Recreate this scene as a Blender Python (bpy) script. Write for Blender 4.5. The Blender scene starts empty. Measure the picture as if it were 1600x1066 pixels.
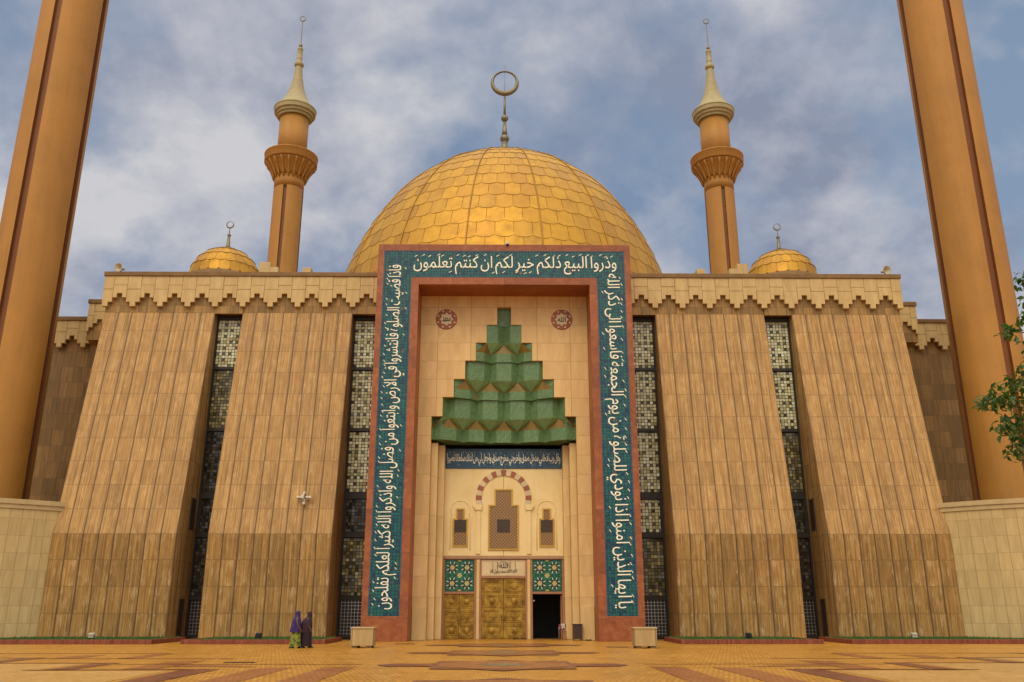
import bpy, bmesh, math, random
from mathutils import Vector, Matrix
R = math.radians
sc = bpy.context.scene
COL = sc.collection
rnd = random.Random(7)

# ------------------------------------------------------------------ camera
cam = bpy.data.cameras.new('camera')
cam.sensor_width = 36.0
cam.lens = 1368.0 / 1600.0 * 36.0
cam.clip_start = 0.1
cam.clip_end = 6000.0
cam_o = bpy.data.objects.new('camera', cam)
COL.objects.link(cam_o)
cam_o.location = (0, 0, 1.6)
cam_o.rotation_euler = (R(90 + 17.15), 0, R(-0.545))
sc.camera = cam_o

# ------------------------------------------------------------------ exposure
sc.view_settings.view_transform = 'Standard'
sc.view_settings.look = 'None'
sc.view_settings.gamma = 1.0
sc.view_settings.use_curve_mapping = False
sc.view_settings.exposure = 0.52

# ------------------------------------------------------------------ sun (veiled by cloud, behind the camera)
SUN_EL, SUN_AZ = 52.0, 200.0      # azimuth clockwise from +Y
sl = bpy.data.lights.new('sun', 'SUN')
sl.energy = 1.0
sl.angle = R(35)
sl.color = (1.0, 0.82, 0.54)
so = bpy.data.objects.new('sun', sl)
COL.objects.link(so)
sd = Vector((math.sin(R(SUN_AZ)) * math.cos(R(SUN_EL)), math.cos(R(SUN_AZ)) * math.cos(R(SUN_EL)), math.sin(R(SUN_EL))))
so.rotation_euler = sd.to_track_quat('Z', 'Y').to_euler()
so.location = (0, -20, 60)


# ------------------------------------------------------------------ node helpers
class NT:
    def __init__(s, nt):
        s.nt = nt
        s.n = nt.nodes
        s.l = nt.links

    def new(s, t, **kw):
        n = s.n.new(t)
        for k, v in kw.items():
            setattr(n, k, v)
        return n

    def put(s, sock, v):
        if hasattr(v, 'is_linked') or isinstance(v, bpy.types.NodeSocket):
            s.l.new(v, sock)
        elif isinstance(v, (tuple, list)) and len(v) == 3 and sock.type == 'RGBA':
            sock.default_value = (*v, 1)
        else:
            sock.default_value = v

    def m(s, op, a, b=0.0, c=None, clamp=False):
        n = s.new('ShaderNodeMath', operation=op, use_clamp=clamp)
        s.put(n.inputs[0], a)
        s.put(n.inputs[1], b)
        if c is not None:
            s.put(n.inputs[2], c)
        return n.outputs[0]

    def mix(s, f, a, b, blend='MIX'):
        n = s.new('ShaderNodeMix', data_type='RGBA', blend_type=blend)
        s.put(n.inputs[0], f)
        s.put(n.inputs[6], a)
        s.put(n.inputs[7], b)
        return n.outputs[2]

    def comb(s, x, y, z=0.0):
        n = s.new('ShaderNodeCombineXYZ')
        s.put(n.inputs[0], x); s.put(n.inputs[1], y); s.put(n.inputs[2], z)
        return n.outputs[0]

    def sep(s, v):
        n = s.new('ShaderNodeSeparateXYZ')
        s.put(n.inputs[0], v)
        return n.outputs

    def noise(s, vec, scale=1.0, detail=4.0, rough=0.55, dist=0.0):
        n = s.new('ShaderNodeTexNoise')
        s.put(n.inputs['Vector'], vec)
        n.inputs['Scale'].default_value = scale
        n.inputs['Detail'].default_value = detail
        n.inputs['Roughness'].default_value = rough
        n.inputs['Distortion'].default_value = dist
        return n.outputs[0]

    def white(s, vec):
        n = s.new('ShaderNodeTexWhiteNoise', noise_dimensions='3D')
        s.put(n.inputs[0], vec)
        return n.outputs

    def ramp(s, f, stops):
        n = s.new('ShaderNodeValToRGB')
        cr = n.color_ramp
        while len(cr.elements) < len(stops):
            cr.elements.new(0.5)
        for e, (p, c) in zip(cr.elements, stops):
            e.position = p
            e.color = (*c, 1) if len(c) == 3 else c
        s.put(n.inputs[0], f)
        return n.outputs[0]

    def remap(s, v, a, b, c, d):
        n = s.new('ShaderNodeMapRange')
        n.clamp = True
        s.put(n.inputs[0], v)
        for i, q in enumerate((a, b, c, d)):
            n.inputs[i + 1].default_value = q
        return n.outputs[0]

    def bump(s, h, strength=0.3, dist=0.02):
        n = s.new('ShaderNodeBump')
        n.inputs['Strength'].default_value = strength
        n.inputs['Distance'].default_value = dist
        s.put(n.inputs['Height'], h)
        return n.outputs[0]


# ------------------------------------------------------------------ world: clouded sky
w = bpy.data.worlds.new('World')
sc.world = w
w.use_nodes = True
W = NT(w.node_tree)
bg = w.node_tree.nodes['Background']
sky = W.new('ShaderNodeTexSky', sky_type='NISHITA')
sky.sun_disc = False
sky.sun_elevation = R(SUN_EL)
sky.sun_rotation = R(SUN_AZ)
sky.altitude = 400
sky.dust_density = 2.0
gen = W.new('ShaderNodeTexCoord').outputs['Generated']
gx, gy, gz = W.sep(gen)
den = W.m('MAXIMUM', W.m('ADD', gz, 0.55), 0.2)
cp = W.comb(W.m('DIVIDE', gx, den), W.m('DIVIDE', gy, den), 0.3)
n1 = W.noise(cp, 3.0, 7, 0.55, 0.12)
n2 = W.noise(W.comb(W.m('ADD', W.m('DIVIDE', gx, den), 7.0), W.m('DIVIDE', gy, den), 4.1), 4.2, 7, 0.58, 0.1)
n3 = W.noise(W.comb(W.m('ADD', W.m('DIVIDE', gx, den), 3.0), W.m('DIVIDE', gy, den), 9.1), 1.3, 3, 0.5, 0.0)
cover = W.remap(n1, 0.40, 0.54, 0.0, 1.0)
cloud = W.ramp(n2, [(0.36, (1.75, 2.0, 2.7)), (0.48, (3.0, 3.12, 3.65)), (0.60, (4.2, 4.2, 4.4))])
blue = W.mix(0.42, sky.outputs[0], (1.15, 1.75, 3.1))
blue = W.mix(W.remap(n3, 0.35, 0.65, 0.0, 0.8), (1.3, 1.75, 2.65), (1.8, 2.45, 3.3))
blue = W.mix(0.2, blue, sky.outputs[0])
col = W.mix(cover, blue, cloud)
# a thick overcast: brightest overhead and towards the hidden sun behind the camera
bright = W.remap(W.m('SUBTRACT', gz, W.m('MULTIPLY', gy, 0.42)), 0.30, 0.85, 0.0, 1.0)
W.put(bg.inputs[0], W.mix(1.0, col, W.mix(bright, (1, 1, 1), (3.9, 3.4, 2.6)), 'MULTIPLY'))
bg.inputs[1].default_value = 0.1


# ------------------------------------------------------------------ materials
def newmat(name, rough=0.6, metal=0.0, spec=0.4):
    m = bpy.data.materials.new(name)
    m.use_nodes = True
    t = NT(m.node_tree)
    b = m.node_tree.nodes['Principled BSDF']
    b.inputs['Roughness'].default_value = rough
    b.inputs['Metallic'].default_value = metal
    b.inputs['Specular IOR Level'].default_value = spec
    return m, t, b


def uvn(t):
    return t.new('ShaderNodeTexCoord').outputs['UV']


def objc(t):
    return t.new('ShaderNodeTexCoord').outputs['Object']


def plain(name, colr, rough=0.6, metal=0.0, var=0.18, scale=3.0, bump=0.15, spec=0.4):
    m, t, b = newmat(name, rough, metal, spec)
    o = objc(t)
    n = t.noise(o, scale, 5, 0.6)
    n2 = t.noise(o, scale * 0.17, 3, 0.5)
    f = t.m('ADD', t.m('MULTIPLY', n, 0.6), t.m('MULTIPLY', n2, 0.4))
    lo = tuple(c * (1 - var) for c in colr)
    hi = tuple(min(1, c * (1 + var)) for c in colr)
    t.put(b.inputs['Base Color'], t.ramp(f, [(0.3, lo), (0.7, hi)]))
    t.put(b.inputs['Normal'], t.bump(n, bump, 0.02))
    return m


def panel_stone(name, pw, ph, cols, joint=(0.10, 0.065, 0.03), jw=0.014, gx=5.0, gy=0.35, tint=0.16, stain=0.35,
                stainc=(0.20, 0.12, 0.055), rough=0.62, stagger=0.0, edge=0.0, seed=0.0, bump=0.25, hj=0.9, vein=0.0):
    m, t, b = newmat(name, rough)
    u, v, _ = t.sep(uvn(t))
    vs = t.m('DIVIDE', v, ph)
    cv = t.m('FLOOR', vs)
    us = t.m('DIVIDE', u, pw)
    if stagger:
        us = t.m('ADD', us, t.m('MULTIPLY', t.m('MODULO', cv, 2.0), stagger))
    cu = t.m('FLOOR', us)
    fu = t.m('SUBTRACT', us, cu)
    fv = t.m('SUBTRACT', vs, cv)
    wn = t.white(t.comb(cu, cv, seed))
    r1, r2, r3 = t.sep(wn[1])
    if vein:
        wc = t.white(t.comb(cu, 3.0, seed))
        q1, q2, q3 = t.sep(wc[1])
        gvec = t.comb(t.m('ADD', t.m('MULTIPLY', u, gx), t.m('ADD', t.m('MULTIPLY', q1, 60.0), t.m('MULTIPLY', r1, 0.6))), t.m('ADD', t.m('MULTIPLY', v, gy), t.m('MULTIPLY', q2, 60.0)), seed)
    else:
        gvec = t.comb(t.m('ADD', t.m('MULTIPLY', u, gx), t.m('MULTIPLY', r1, 60.0)), t.m('ADD', t.m('MULTIPLY', v, gy), t.m('MULTIPLY', r2, 60.0)), seed)
    g = t.noise(gvec, 1.0, 6, 0.62, 0.6)
    colr = t.ramp(g, [(0.28, cols[0]), (0.5, cols[1]), (0.72, cols[2])])
    colr = t.mix(1.0, colr, t.ramp(r3, [(0.0, (1 - tint, 1 - tint, 1 - tint * 1.1)), (1.0, (1 + tint * 0.6,) * 3)]), 'MULTIPLY')
    if vein:
        bl = t.noise(t.comb(t.m('ADD', t.m('MULTIPLY', u, 1.9), t.m('MULTIPLY', r3, 30.0)), t.m('MULTIPLY', v, 1.1), seed + 8), 1.0, 5, 0.65, 0.4)
        colr = t.mix(1.0, colr, t.ramp(bl, [(0.3, (0.86, 0.84, 0.80)), (0.7, (1.12, 1.12, 1.10))]), 'MULTIPLY')
        vn = t.noise(t.comb(t.m('ADD', t.m('MULTIPLY', u, 3.2), t.m('MULTIPLY', r2, 40.0)), t.m('MULTIPLY', v, 0.28), seed + 9), 1.0, 5, 0.6, 0.9)
        vr = t.remap(t.m('ABSOLUTE', t.m('SUBTRACT', vn, 0.5)), 0.0, 0.035, vein, 0.0)
        vr = t.m('MULTIPLY', vr, t.remap(bl, 0.42, 0.6, 0.1, 1.0))
        colr = t.mix(vr, colr, (0.60, 0.45, 0.25))
    # rain streaks running down the face
    s1 = t.noise(t.comb(t.m('MULTIPLY', u, 2.1), t.m('MULTIPLY', v, 0.09), seed + 3), 1.0, 5, 0.65, 0.3)
    s2 = t.noise(t.comb(t.m('MULTIPLY', u, 0.5), t.m('MULTIPLY', v, 0.3), seed + 5), 1.0, 4, 0.6)
    st = t.m('MULTIPLY', t.remap(s1, 0.5, 0.72, 0, 1), t.remap(s2, 0.35, 0.65, 0.25, 1))
    colr = t.mix(t.m('MULTIPLY', st, stain), colr, stainc)
    if edge:
        en = t.noise(t.comb(t.m('MULTIPLY', u, 1.5), t.m('MULTIPLY', v, 0.6), seed + 11), 1.0, 4, 0.6)
        ef = t.m('MULTIPLY', t.remap(fu, 0.0, 0.22, 1.0, 0.0), t.remap(en, 0.42, 0.62, 0.0, edge))
        colr = t.mix(ef, colr, stainc)
    du = t.m('MULTIPLY', t.m('MINIMUM', fu, t.m('SUBTRACT', 1.0, fu)), pw)
    dv = t.m('MULTIPLY', t.m('MINIMUM', fv, t.m('SUBTRACT', 1.0, fv)), ph)
    ju = t.m('MAXIMUM', t.remap(du, jw * 0.6, jw * 1.7, 1.0, 0.0), t.m('MULTIPLY', t.remap(dv, jw * 0.4, jw * 1.2, 1.0, 0.0), hj))
    colr = t.mix(t.m('MULTIPLY', ju, 0.85), colr, joint)
    t.put(b.inputs['Base Color'], colr)
    h = t.m('SUBTRACT', t.m('MULTIPLY', g, 0.25), ju)
    t.put(b.inputs['Normal'], t.bump(h, bump, 0.02))
    t.put(b.inputs['Roughness'], t.remap(g, 0.2, 0.8, rough - 0.1, rough + 0.12))
    return m


M = {}
M['pier'] = panel_stone('travertine_cladding', 0.9, 1.475, ((0.195, 0.105, 0.027), (0.365, 0.204, 0.064), (0.53, 0.338, 0.130)), gx=11.0, gy=0.2, vein=0.35, tint=0.10, stain=0.6, edge=0.85, jw=0.03, hj=0.45, joint=(0.075, 0.042, 0.014), stainc=(0.17, 0.095, 0.035))
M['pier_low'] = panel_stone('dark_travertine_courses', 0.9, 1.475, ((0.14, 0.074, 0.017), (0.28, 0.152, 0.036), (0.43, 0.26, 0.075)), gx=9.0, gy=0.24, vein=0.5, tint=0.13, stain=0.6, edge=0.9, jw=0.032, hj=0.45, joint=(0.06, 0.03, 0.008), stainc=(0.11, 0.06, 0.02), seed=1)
M['sidewall'] = panel_stone('travertine_wall', 0.9, 1.2, ((0.16, 0.085, 0.024), (0.24, 0.135, 0.04), (0.34, 0.21, 0.075)), gx=5, gy=0.3, tint=0.25, stain=0.5, seed=2)
M['strip'] = panel_stone('travertine_strip', 0.6, 1.6, ((0.18, 0.10, 0.028), (0.27, 0.155, 0.045), (0.38, 0.235, 0.08)), gx=5, gy=0.3, tint=0.3, stain=0.5, seed=4)
M['cream'] = panel_stone('cream_frieze_stone', 50, 50, ((0.42, 0.285, 0.11), (0.49, 0.345, 0.145), (0.56, 0.415, 0.195)), gx=2.5, gy=0.6, tint=0.0, stain=0.3, stainc=(0.3, 0.2, 0.1), seed=6)
M['niche'] = panel_stone('cream_niche_stone', 2.1, 1.19, ((0.56, 0.355, 0.145), (0.65, 0.43, 0.185), (0.71, 0.50, 0.24)), joint=(0.25, 0.15, 0.07), jw=0.012, gx=1.6, gy=0.5, tint=0.07, stain=0.25, stainc=(0.36, 0.22, 0.1), seed=8)
M['jamb'] = panel_stone('cream_jamb_stone', 3.0, 2.38, ((0.56, 0.38, 0.155), (0.65, 0.45, 0.20), (0.71, 0.52, 0.255)), joint=(0.25, 0.15, 0.07), jw=0.012, gx=1.6, gy=0.5, tint=0.07, stain=0.3, stainc=(0.36, 0.22, 0.1), seed=9)
M['plaster'] = panel_stone('cream_plaster', 80, 80, ((0.70, 0.53, 0.235), (0.76, 0.59, 0.285), (0.79, 0.64, 0.34)), gx=0.8, gy=0.6, tint=0.0, stain=0.15, stainc=(0.45, 0.3, 0.15), seed=10, bump=0.1)
M['red'] = panel_stone('red_granite', 9.0, 1.2, ((0.20, 0.050, 0.014), (0.285, 0.080, 0.022), (0.37, 0.125, 0.045)), joint=(0.12, 0.05, 0.03), gx=2.2, gy=2.0, tint=0.22, stain=0.35, stainc=(0.24, 0.06, 0.025), rough=0.45, seed=12)
M['lowwall'] = panel_stone('pale_wall_tile', 0.62, 0.95, ((0.41, 0.29, 0.115), (0.48, 0.35, 0.15), (0.55, 0.42, 0.20)), joint=(0.24, 0.165, 0.07), jw=0.012, gx=3.0, gy=0.5, tint=0.08, stain=0.35, stainc=(0.26, 0.19, 0.08), seed=14)
M['coping'] = plain('weathered_coping', (0.19, 0.105, 0.035), 0.7, var=0.3)
M['capstone'] = plain('pale_capstone', (0.44, 0.325, 0.155), 0.65, var=0.15)
M['paint'] = None
M['gold_frame'] = plain('gilded_frame', (0.50, 0.30, 0.05), 0.4, 0.6, var=0.2)
M['dark'] = plain('dark_interior', (0.035, 0.033, 0.03), 0.8)
M['bronze'] = plain('dark_bronze_frame', (0.028, 0.024, 0.020), 0.5, 0.3)
M['lead'] = plain('weathered_bronze', (0.20, 0.175, 0.115), 0.5, 0.5, var=0.25)
M['spire'] = plain('pale_spire_cladding', (0.33, 0.275, 0.135), 0.6, 0.0, var=0.2)
M['white'] = plain('white_painted_metal', (0.50, 0.45, 0.35), 0.45)
M['letter'] = plain('cream_ceramic_lettering', (0.84, 0.79, 0.62), 0.35, var=0.1)
M['ink'] = plain('black_lettering', (0.02, 0.018, 0.015), 0.5)
M['voussoir_red'] = plain('red_voussoir', (0.30, 0.10, 0.06), 0.6)
M['voussoir_cream'] = plain('cream_voussoir', (0.60, 0.47, 0.27), 0.6)
M['lintel'] = plain('brown_lintel_stone', (0.36, 0.215, 0.11), 0.55, var=0.2)
M['redtrim'] = plain('rose_trim_stone', (0.34, 0.165, 0.08), 0.5, var=0.2)
M['kerb'] = panel_stone('red_brick_kerb', 0.11, 0.5, ((0.15, 0.030, 0.012), (0.20, 0.042, 0.016), (0.26, 0.065, 0.026)), joint=(0.14, 0.06, 0.035), jw=0.006, tint=0.3, seed=20, stain=0.2, stainc=(0.3, 0.2, 0.12))
M['soil'] = plain('soil', (0.07, 0.045, 0.02), 0.9, var=0.3)
M['bark'] = plain('bark', (0.10, 0.07, 0.045), 0.85, var=0.35, bump=0.6)
M['skin'] = plain('dark_skin', (0.10, 0.05, 0.03), 0.5)
M['wood'] = plain('dark_wood', (0.055, 0.03, 0.018), 0.55, var=0.3)
M['redplastic'] = plain('red_chair_paint', (0.20, 0.025, 0.03), 0.45)
M['chrome'] = plain('worn_steel', (0.45, 0.43, 0.42), 0.35, 0.8)
M['cloth'] = plain('white_cloth', (0.50, 0.45, 0.38), 0.8)
M['black'] = plain('black_leather', (0.015, 0.012, 0.012), 0.5)
M['hatch'] = plain('bronze_hatch', (0.05, 0.03, 0.018), 0.5)


def paint_mat(name, base, seed, rough=0.62):
    m, t, b = newmat(name, rough)
    o = objc(t)
    x, y, z = t.sep(o)
    a = t.noise(o, 0.35, 5, 0.6)
    s = t.noise(t.comb(t.m('MULTIPLY', x, 1.3), t.m('MULTIPLY', y, 1.3), t.m('MULTIPLY', z, 0.09)), 1.0, 5, 0.65)
    g = t.noise(o, 6.0, 5, 0.7)
    f = t.m('ADD', t.m('ADD', t.m('MULTIPLY', a, 0.4), t.m('MULTIPLY', s, 0.4)), t.m('MULTIPLY', g, 0.2))
    t.put(b.inputs['Base Color'], t.ramp(f, [(0.32, tuple(c * 0.76 for c in base)), (0.5, base), (0.68, tuple(c * 1.18 for c in base))]))
    t.put(b.inputs['Normal'], t.bump(g, 0.15, 0.02))
    return m


M['paint'] = paint_mat('ochre_render', (0.37, 0.175, 0.030), 0)
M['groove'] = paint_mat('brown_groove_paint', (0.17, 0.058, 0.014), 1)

# gold tiles: a per-tile random tint stored with the mesh
m, t, b = newmat('gold_tiles', 0.5, 0.4)
at = t.new('ShaderNodeAttribute', attribute_name='tint')
f = t.sep(at.outputs['Vector'])[0]
o = objc(t)
n = t.noise(o, 0.9, 5, 0.65)
c1 = t.ramp(f, [(0.0, (0.42, 0.205, 0.019)), (0.35, (0.50, 0.258, 0.022)), (0.75, (0.55, 0.30, 0.026)), (1.0, (0.46, 0.25, 0.038))])
c1 = t.mix(t.remap(n, 0.45, 0.75, 0.0, 0.5), c1, (0.33, 0.18, 0.045))
t.put(b.inputs['Base Color'], c1)
t.put(b.inputs['Roughness'], t.m('ADD', t.remap(n, 0.3, 0.7, 0.40, 0.58), t.m('MULTIPLY', f, 0.12)))
M['gold'] = m
M['gold_seam'] = plain('gold_seam', (0.34, 0.175, 0.022), 0.5, 0.4)


def tile_grid(name, size, cols, joint, jw, rough=0.25, seed=0.0, pattern=False):
    m, t, b = newmat(name, rough)
    u, v, _ = t.sep(uvn(t))
    us, vs = t.m('DIVIDE', u, size), t.m('DIVIDE', v, size)
    cu, cv = t.m('FLOOR', us), t.m('FLOOR', vs)
    wn = t.white(t.comb(cu, cv, seed))
    n = t.noise(t.comb(u, v, seed), 1.1, 3, 0.6)
    f = t.m('ADD', t.m('MULTIPLY', wn[0], 0.55), t.m('MULTIPLY', n, 0.45))
    colr = t.ramp(f, [(0.2 + 0.6 * i / (len(cols) - 1), c) for i, c in enumerate(cols)])
    if pattern:
        vo = t.new('ShaderNodeTexVoronoi', feature='DISTANCE_TO_EDGE')
        t.put(vo.inputs['Vector'], t.comb(u, v, seed))
        vo.inputs['Scale'].default_value = 2.6
        colr = t.mix(t.remap(vo.outputs[0], 0.02, 0.05, 0.4, 0.0), colr, (0.03, 0.20, 0.18))
        vp = t.new('ShaderNodeTexVoronoi', feature='F1')
        t.put(vp.inputs['Vector'], t.comb(u, v, seed + 2))
        vp.inputs['Scale'].default_value = 1.05
        colr = t.mix(t.remap(vp.outputs[0], 0.10, 0.15, 0.55, 0.0), colr, (0.22, 0.13, 0.07))
    fu, fv = t.m('SUBTRACT', us, cu), t.m('SUBTRACT', vs, cv)
    d = t.m('MINIMUM', t.m('MINIMUM', fu, t.m('SUBTRACT', 1.0, fu)), t.m('MINIMUM', fv, t.m('SUBTRACT', 1.0, fv)))
    j = t.remap(d, jw, jw * 2, 1.0, 0.0)
    colr = t.mix(t.m('MULTIPLY', j, 0.8), colr, joint)
    t.put(b.inputs['Base Color'], colr)
    t.put(b.inputs['Normal'], t.bump(t.m('SUBTRACT', 1.0, j), 0.3, 0.01))
    return m


M['teal'] = tile_grid('teal_mosaic', 0.19, ((0.002, 0.024, 0.06), (0.002, 0.060, 0.100), (0.003, 0.090, 0.100), (0.005, 0.105, 0.075)), (0.004, 0.02, 0.025), 0.07, pattern=True)
M['navy'] = tile_grid('blue_inscription_tile', 0.19, ((0.016, 0.05, 0.105), (0.02, 0.075, 0.135), (0.024, 0.10, 0.15)), (0.01, 0.02, 0.03), 0.05)
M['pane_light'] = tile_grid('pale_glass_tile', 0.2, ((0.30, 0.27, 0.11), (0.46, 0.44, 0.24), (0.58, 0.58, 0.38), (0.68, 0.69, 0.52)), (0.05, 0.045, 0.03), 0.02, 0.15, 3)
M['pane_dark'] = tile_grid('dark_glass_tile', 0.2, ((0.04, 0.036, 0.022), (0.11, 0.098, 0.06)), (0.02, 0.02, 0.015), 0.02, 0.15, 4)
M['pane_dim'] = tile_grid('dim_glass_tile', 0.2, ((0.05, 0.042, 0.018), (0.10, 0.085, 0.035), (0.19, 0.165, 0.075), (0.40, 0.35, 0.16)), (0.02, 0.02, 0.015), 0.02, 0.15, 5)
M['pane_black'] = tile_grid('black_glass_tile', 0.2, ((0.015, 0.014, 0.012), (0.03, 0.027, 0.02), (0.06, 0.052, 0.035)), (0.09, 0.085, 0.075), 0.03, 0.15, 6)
m, t, b = newmat('green_hood_tiles', 0.4)
u, v, _ = t.sep(uvn(t))
br = t.new('ShaderNodeTexBrick')
t.put(br.inputs['Vector'], t.comb(t.m('ADD', t.m('MULTIPLY', u, 0.707), t.m('MULTIPLY', v, 0.707)), t.m('SUBTRACT', t.m('MULTIPLY', v, 0.707), t.m('MULTIPLY', u, 0.707)), 0))
br.inputs['Scale'].default_value = 1.0
br.inputs['Brick Width'].default_value = 0.24
br.inputs['Row Height'].default_value = 0.09
br.inputs['Mortar Size'].default_value = 0.012
br.inputs['Color1'].default_value = (0.10, 0.205, 0.085, 1)
br.inputs['Color2'].default_value = (0.17, 0.30, 0.14, 1)
br.inputs['Mortar'].default_value = (0.045, 0.09, 0.035, 1)
n = t.noise(objc(t), 1.4, 5, 0.6)
cc = t.mix(t.remap(n, 0.4, 0.7, 0.0, 0.45), br.outputs[0], (0.13, 0.19, 0.065))
n = t.noise(objc(t), 0.8, 4, 0.7)
cc = t.mix(t.remap(n, 0.66, 0.72, 0.0, 0.75), cc, (0.28, 0.19, 0.07))
t.put(b.inputs['Base Color'], cc)
t.put(b.inputs['Normal'], t.bump(br.outputs[1], 0.3, -0.01))
M['hood'] = m
M['hood_brown'] = plain('olive_brown_soffit_tiles', (0.20, 0.135, 0.028), 0.45, var=0.25)
M['hood_edge'] = plain('pale_green_soffit', (0.22, 0.42, 0.22), 0.45, var=0.2)


def door_mat():
    m, t, b = newmat('chased_brass_door', 0.5, 0.4)
    o = objc(t)
    n = t.noise(o, 2.2, 6, 0.7)
    n2 = t.noise(o, 30.0, 3, 0.6)
    t.put(b.inputs['Base Color'], t.ramp(n, [(0.3, (0.12, 0.062, 0.008)), (0.5, (0.32, 0.18, 0.022)), (0.7, (0.52, 0.33, 0.06))]))
    t.put(b.inputs['Normal'], t.bump(t.m('ADD', n2, n), 0.5, 0.02))
    return m


M['brass'] = door_mat()


def lattice_mat():
    m, t, b = newmat('brown_lattice', 0.5, 0.3)
    u, v, _ = t.sep(uvn(t))
    d1 = t.m('ABSOLUTE', t.m('SUBTRACT', t.m('FRACT', t.m('MULTIPLY', t.m('ADD', u, v), 5.0)), 0.5))
    d2 = t.m('ABSOLUTE', t.m('SUBTRACT', t.m('FRACT', t.m('MULTIPLY', t.m('SUBTRACT', u, v), 5.0)), 0.5))
    k = t.m('MINIMUM', d1, d2)
    t.put(b.inputs['Base Color'], t.mix(t.remap(k, 0.08, 0.14, 0, 1), (0.36, 0.22, 0.10), (0.17, 0.095, 0.045)))
    t.put(b.inputs['Normal'], t.bump(t.m('SUBTRACT', 0.5, k), 0.4, 0.02))
    return m


M['lattice'] = lattice_mat()


def paving(name, cols, joint, seed, tw=0.30, th=0.15, rough=0.34):
    m, t, b = newmat(name, rough)
    x, y, _ = t.sep(objc(t))
    vs = t.m('DIVIDE', y, tw)
    cv = t.m('FLOOR', vs)
    us = t.m('ADD', t.m('DIVIDE', x, th), t.m('MULTIPLY', t.m('MODULO', cv, 2.0), 0.5))
    cu = t.m('FLOOR', us)
    wn = t.white(t.comb(cu, cv, seed))
    big = t.noise(t.comb(x, y, seed), 0.16, 5, 0.6)
    fine = t.noise(t.comb(x, y, seed + 1), 3.0, 4, 0.6)
    f = t.m('ADD', t.m('ADD', t.m('MULTIPLY', wn[0], 0.35), t.m('MULTIPLY', big, 0.45)), t.m('MULTIPLY', fine, 0.2))
    colr = t.ramp(f, [(0.25, cols[0]), (0.5, cols[1]), (0.75, cols[2])])
    fu, fv = t.m('SUBTRACT', us, cu), t.m('SUBTRACT', vs, cv)
    du = t.m('MULTIPLY', t.m('MINIMUM', fu, t.m('SUBTRACT', 1.0, fu)), th)
    dv = t.m('MULTIPLY', t.m('MINIMUM', fv, t.m('SUBTRACT', 1.0, fv)), tw)
    j = t.remap(t.m('MINIMUM', du, dv), 0.010, 0.020, 1, 0)
    colr = t.mix(t.m('MULTIPLY', j, 0.9), colr, joint)
    # scuffs and dried puddle marks
    sp = t.noise(t.comb(t.m('MULTIPLY', x, 0.35), t.m('MULTIPLY', y, 0.9), seed + 4), 1.0, 6, 0.7)
    colr = t.mix(t.remap(sp, 0.60, 0.74, 0, 0.35), colr, (0.20, 0.10, 0.035))
    t.put(b.inputs['Base Color'], colr)
    t.put(b.inputs['Normal'], t.bump(t.m('SUBTRACT', t.m('MULTIPLY', fine, 0.3), j), 0.2, 0.006))
    t.put(b.inputs['Roughness'], t.remap(t.noise(t.comb(x, y, seed + 2), 0.8, 4, 0.6), 0.3, 0.7, rough - 0.08, rough + 0.14))
    return m


M['plaza'] = paving('ochre_paving', ((0.39, 0.175, 0.022), (0.50, 0.235, 0.030), (0.58, 0.295, 0.048)), (0.22, 0.095, 0.022), 0)
M['band_red'] = paving('dark_red_paving', ((0.15, 0.045, 0.02), (0.19, 0.06, 0.027), (0.235, 0.085, 0.04)), (0.13, 0.05, 0.025), 3)
M['band_tan'] = paving('rust_paving', ((0.25, 0.085, 0.022), (0.31, 0.11, 0.028), (0.36, 0.145, 0.042)), (0.2, 0.08, 0.03), 5)
M['band_grey'] = paving('grey_green_paving', ((0.14, 0.13, 0.07), (0.19, 0.17, 0.09), (0.24, 0.21, 0.12)), (0.1, 0.08, 0.05), 7)
M['band_pale'] = paving('pale_paving', ((0.46, 0.25, 0.06), (0.54, 0.31, 0.085), (0.60, 0.37, 0.12)), (0.3, 0.16, 0.06), 9)

# leaves
m, t, b = newmat('green_leaf', 0.45)
oi = t.new('ShaderNodeAttribute', attribute_name='tint')
f = t.sep(oi.outputs['Vector'])[0]
t.put(b.inputs['Base Color'], t.ramp(f, [(0.0, (0.016, 0.05, 0.010)), (0.5, (0.04, 0.095, 0.016)), (1.0, (0.10, 0.17, 0.03))]))
b.inputs['Subsurface Weight'].default_value = 0.0
tr = t.new('ShaderNodeBsdfTranslucent')
tr.inputs[0].default_value = (0.12, 0.22, 0.03, 1)
mx = t.new('ShaderNodeMixShader')
mx.inputs[0].default_value = 0.25
t.l.new(b.outputs[0], mx.inputs[1]); t.l.new(tr.outputs[0], mx.inputs[2])
t.l.new(mx.outputs[0], m.node_tree.nodes['Material Output'].inputs[0])
M['leaf'] = m
m, t, b = newmat('grass_blade', 0.7)
n = t.noise(objc(t), 0.9, 4, 0.6)
t.put(b.inputs['Base Color'], t.ramp(n, [(0.3, (0.035, 0.085, 0.012)), (0.6, (0.06, 0.12, 0.018)), (0.75, (0.15, 0.15, 0.04))]))
M['grass'] = m


def fabric(name, stops, scale):
    m, t, b = newmat(name, 0.85)
    n = t.noise(objc(t), scale, 3, 0.6, 1.0)
    t.put(b.inputs['Base Color'], t.ramp(n, stops))
    return m


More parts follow.
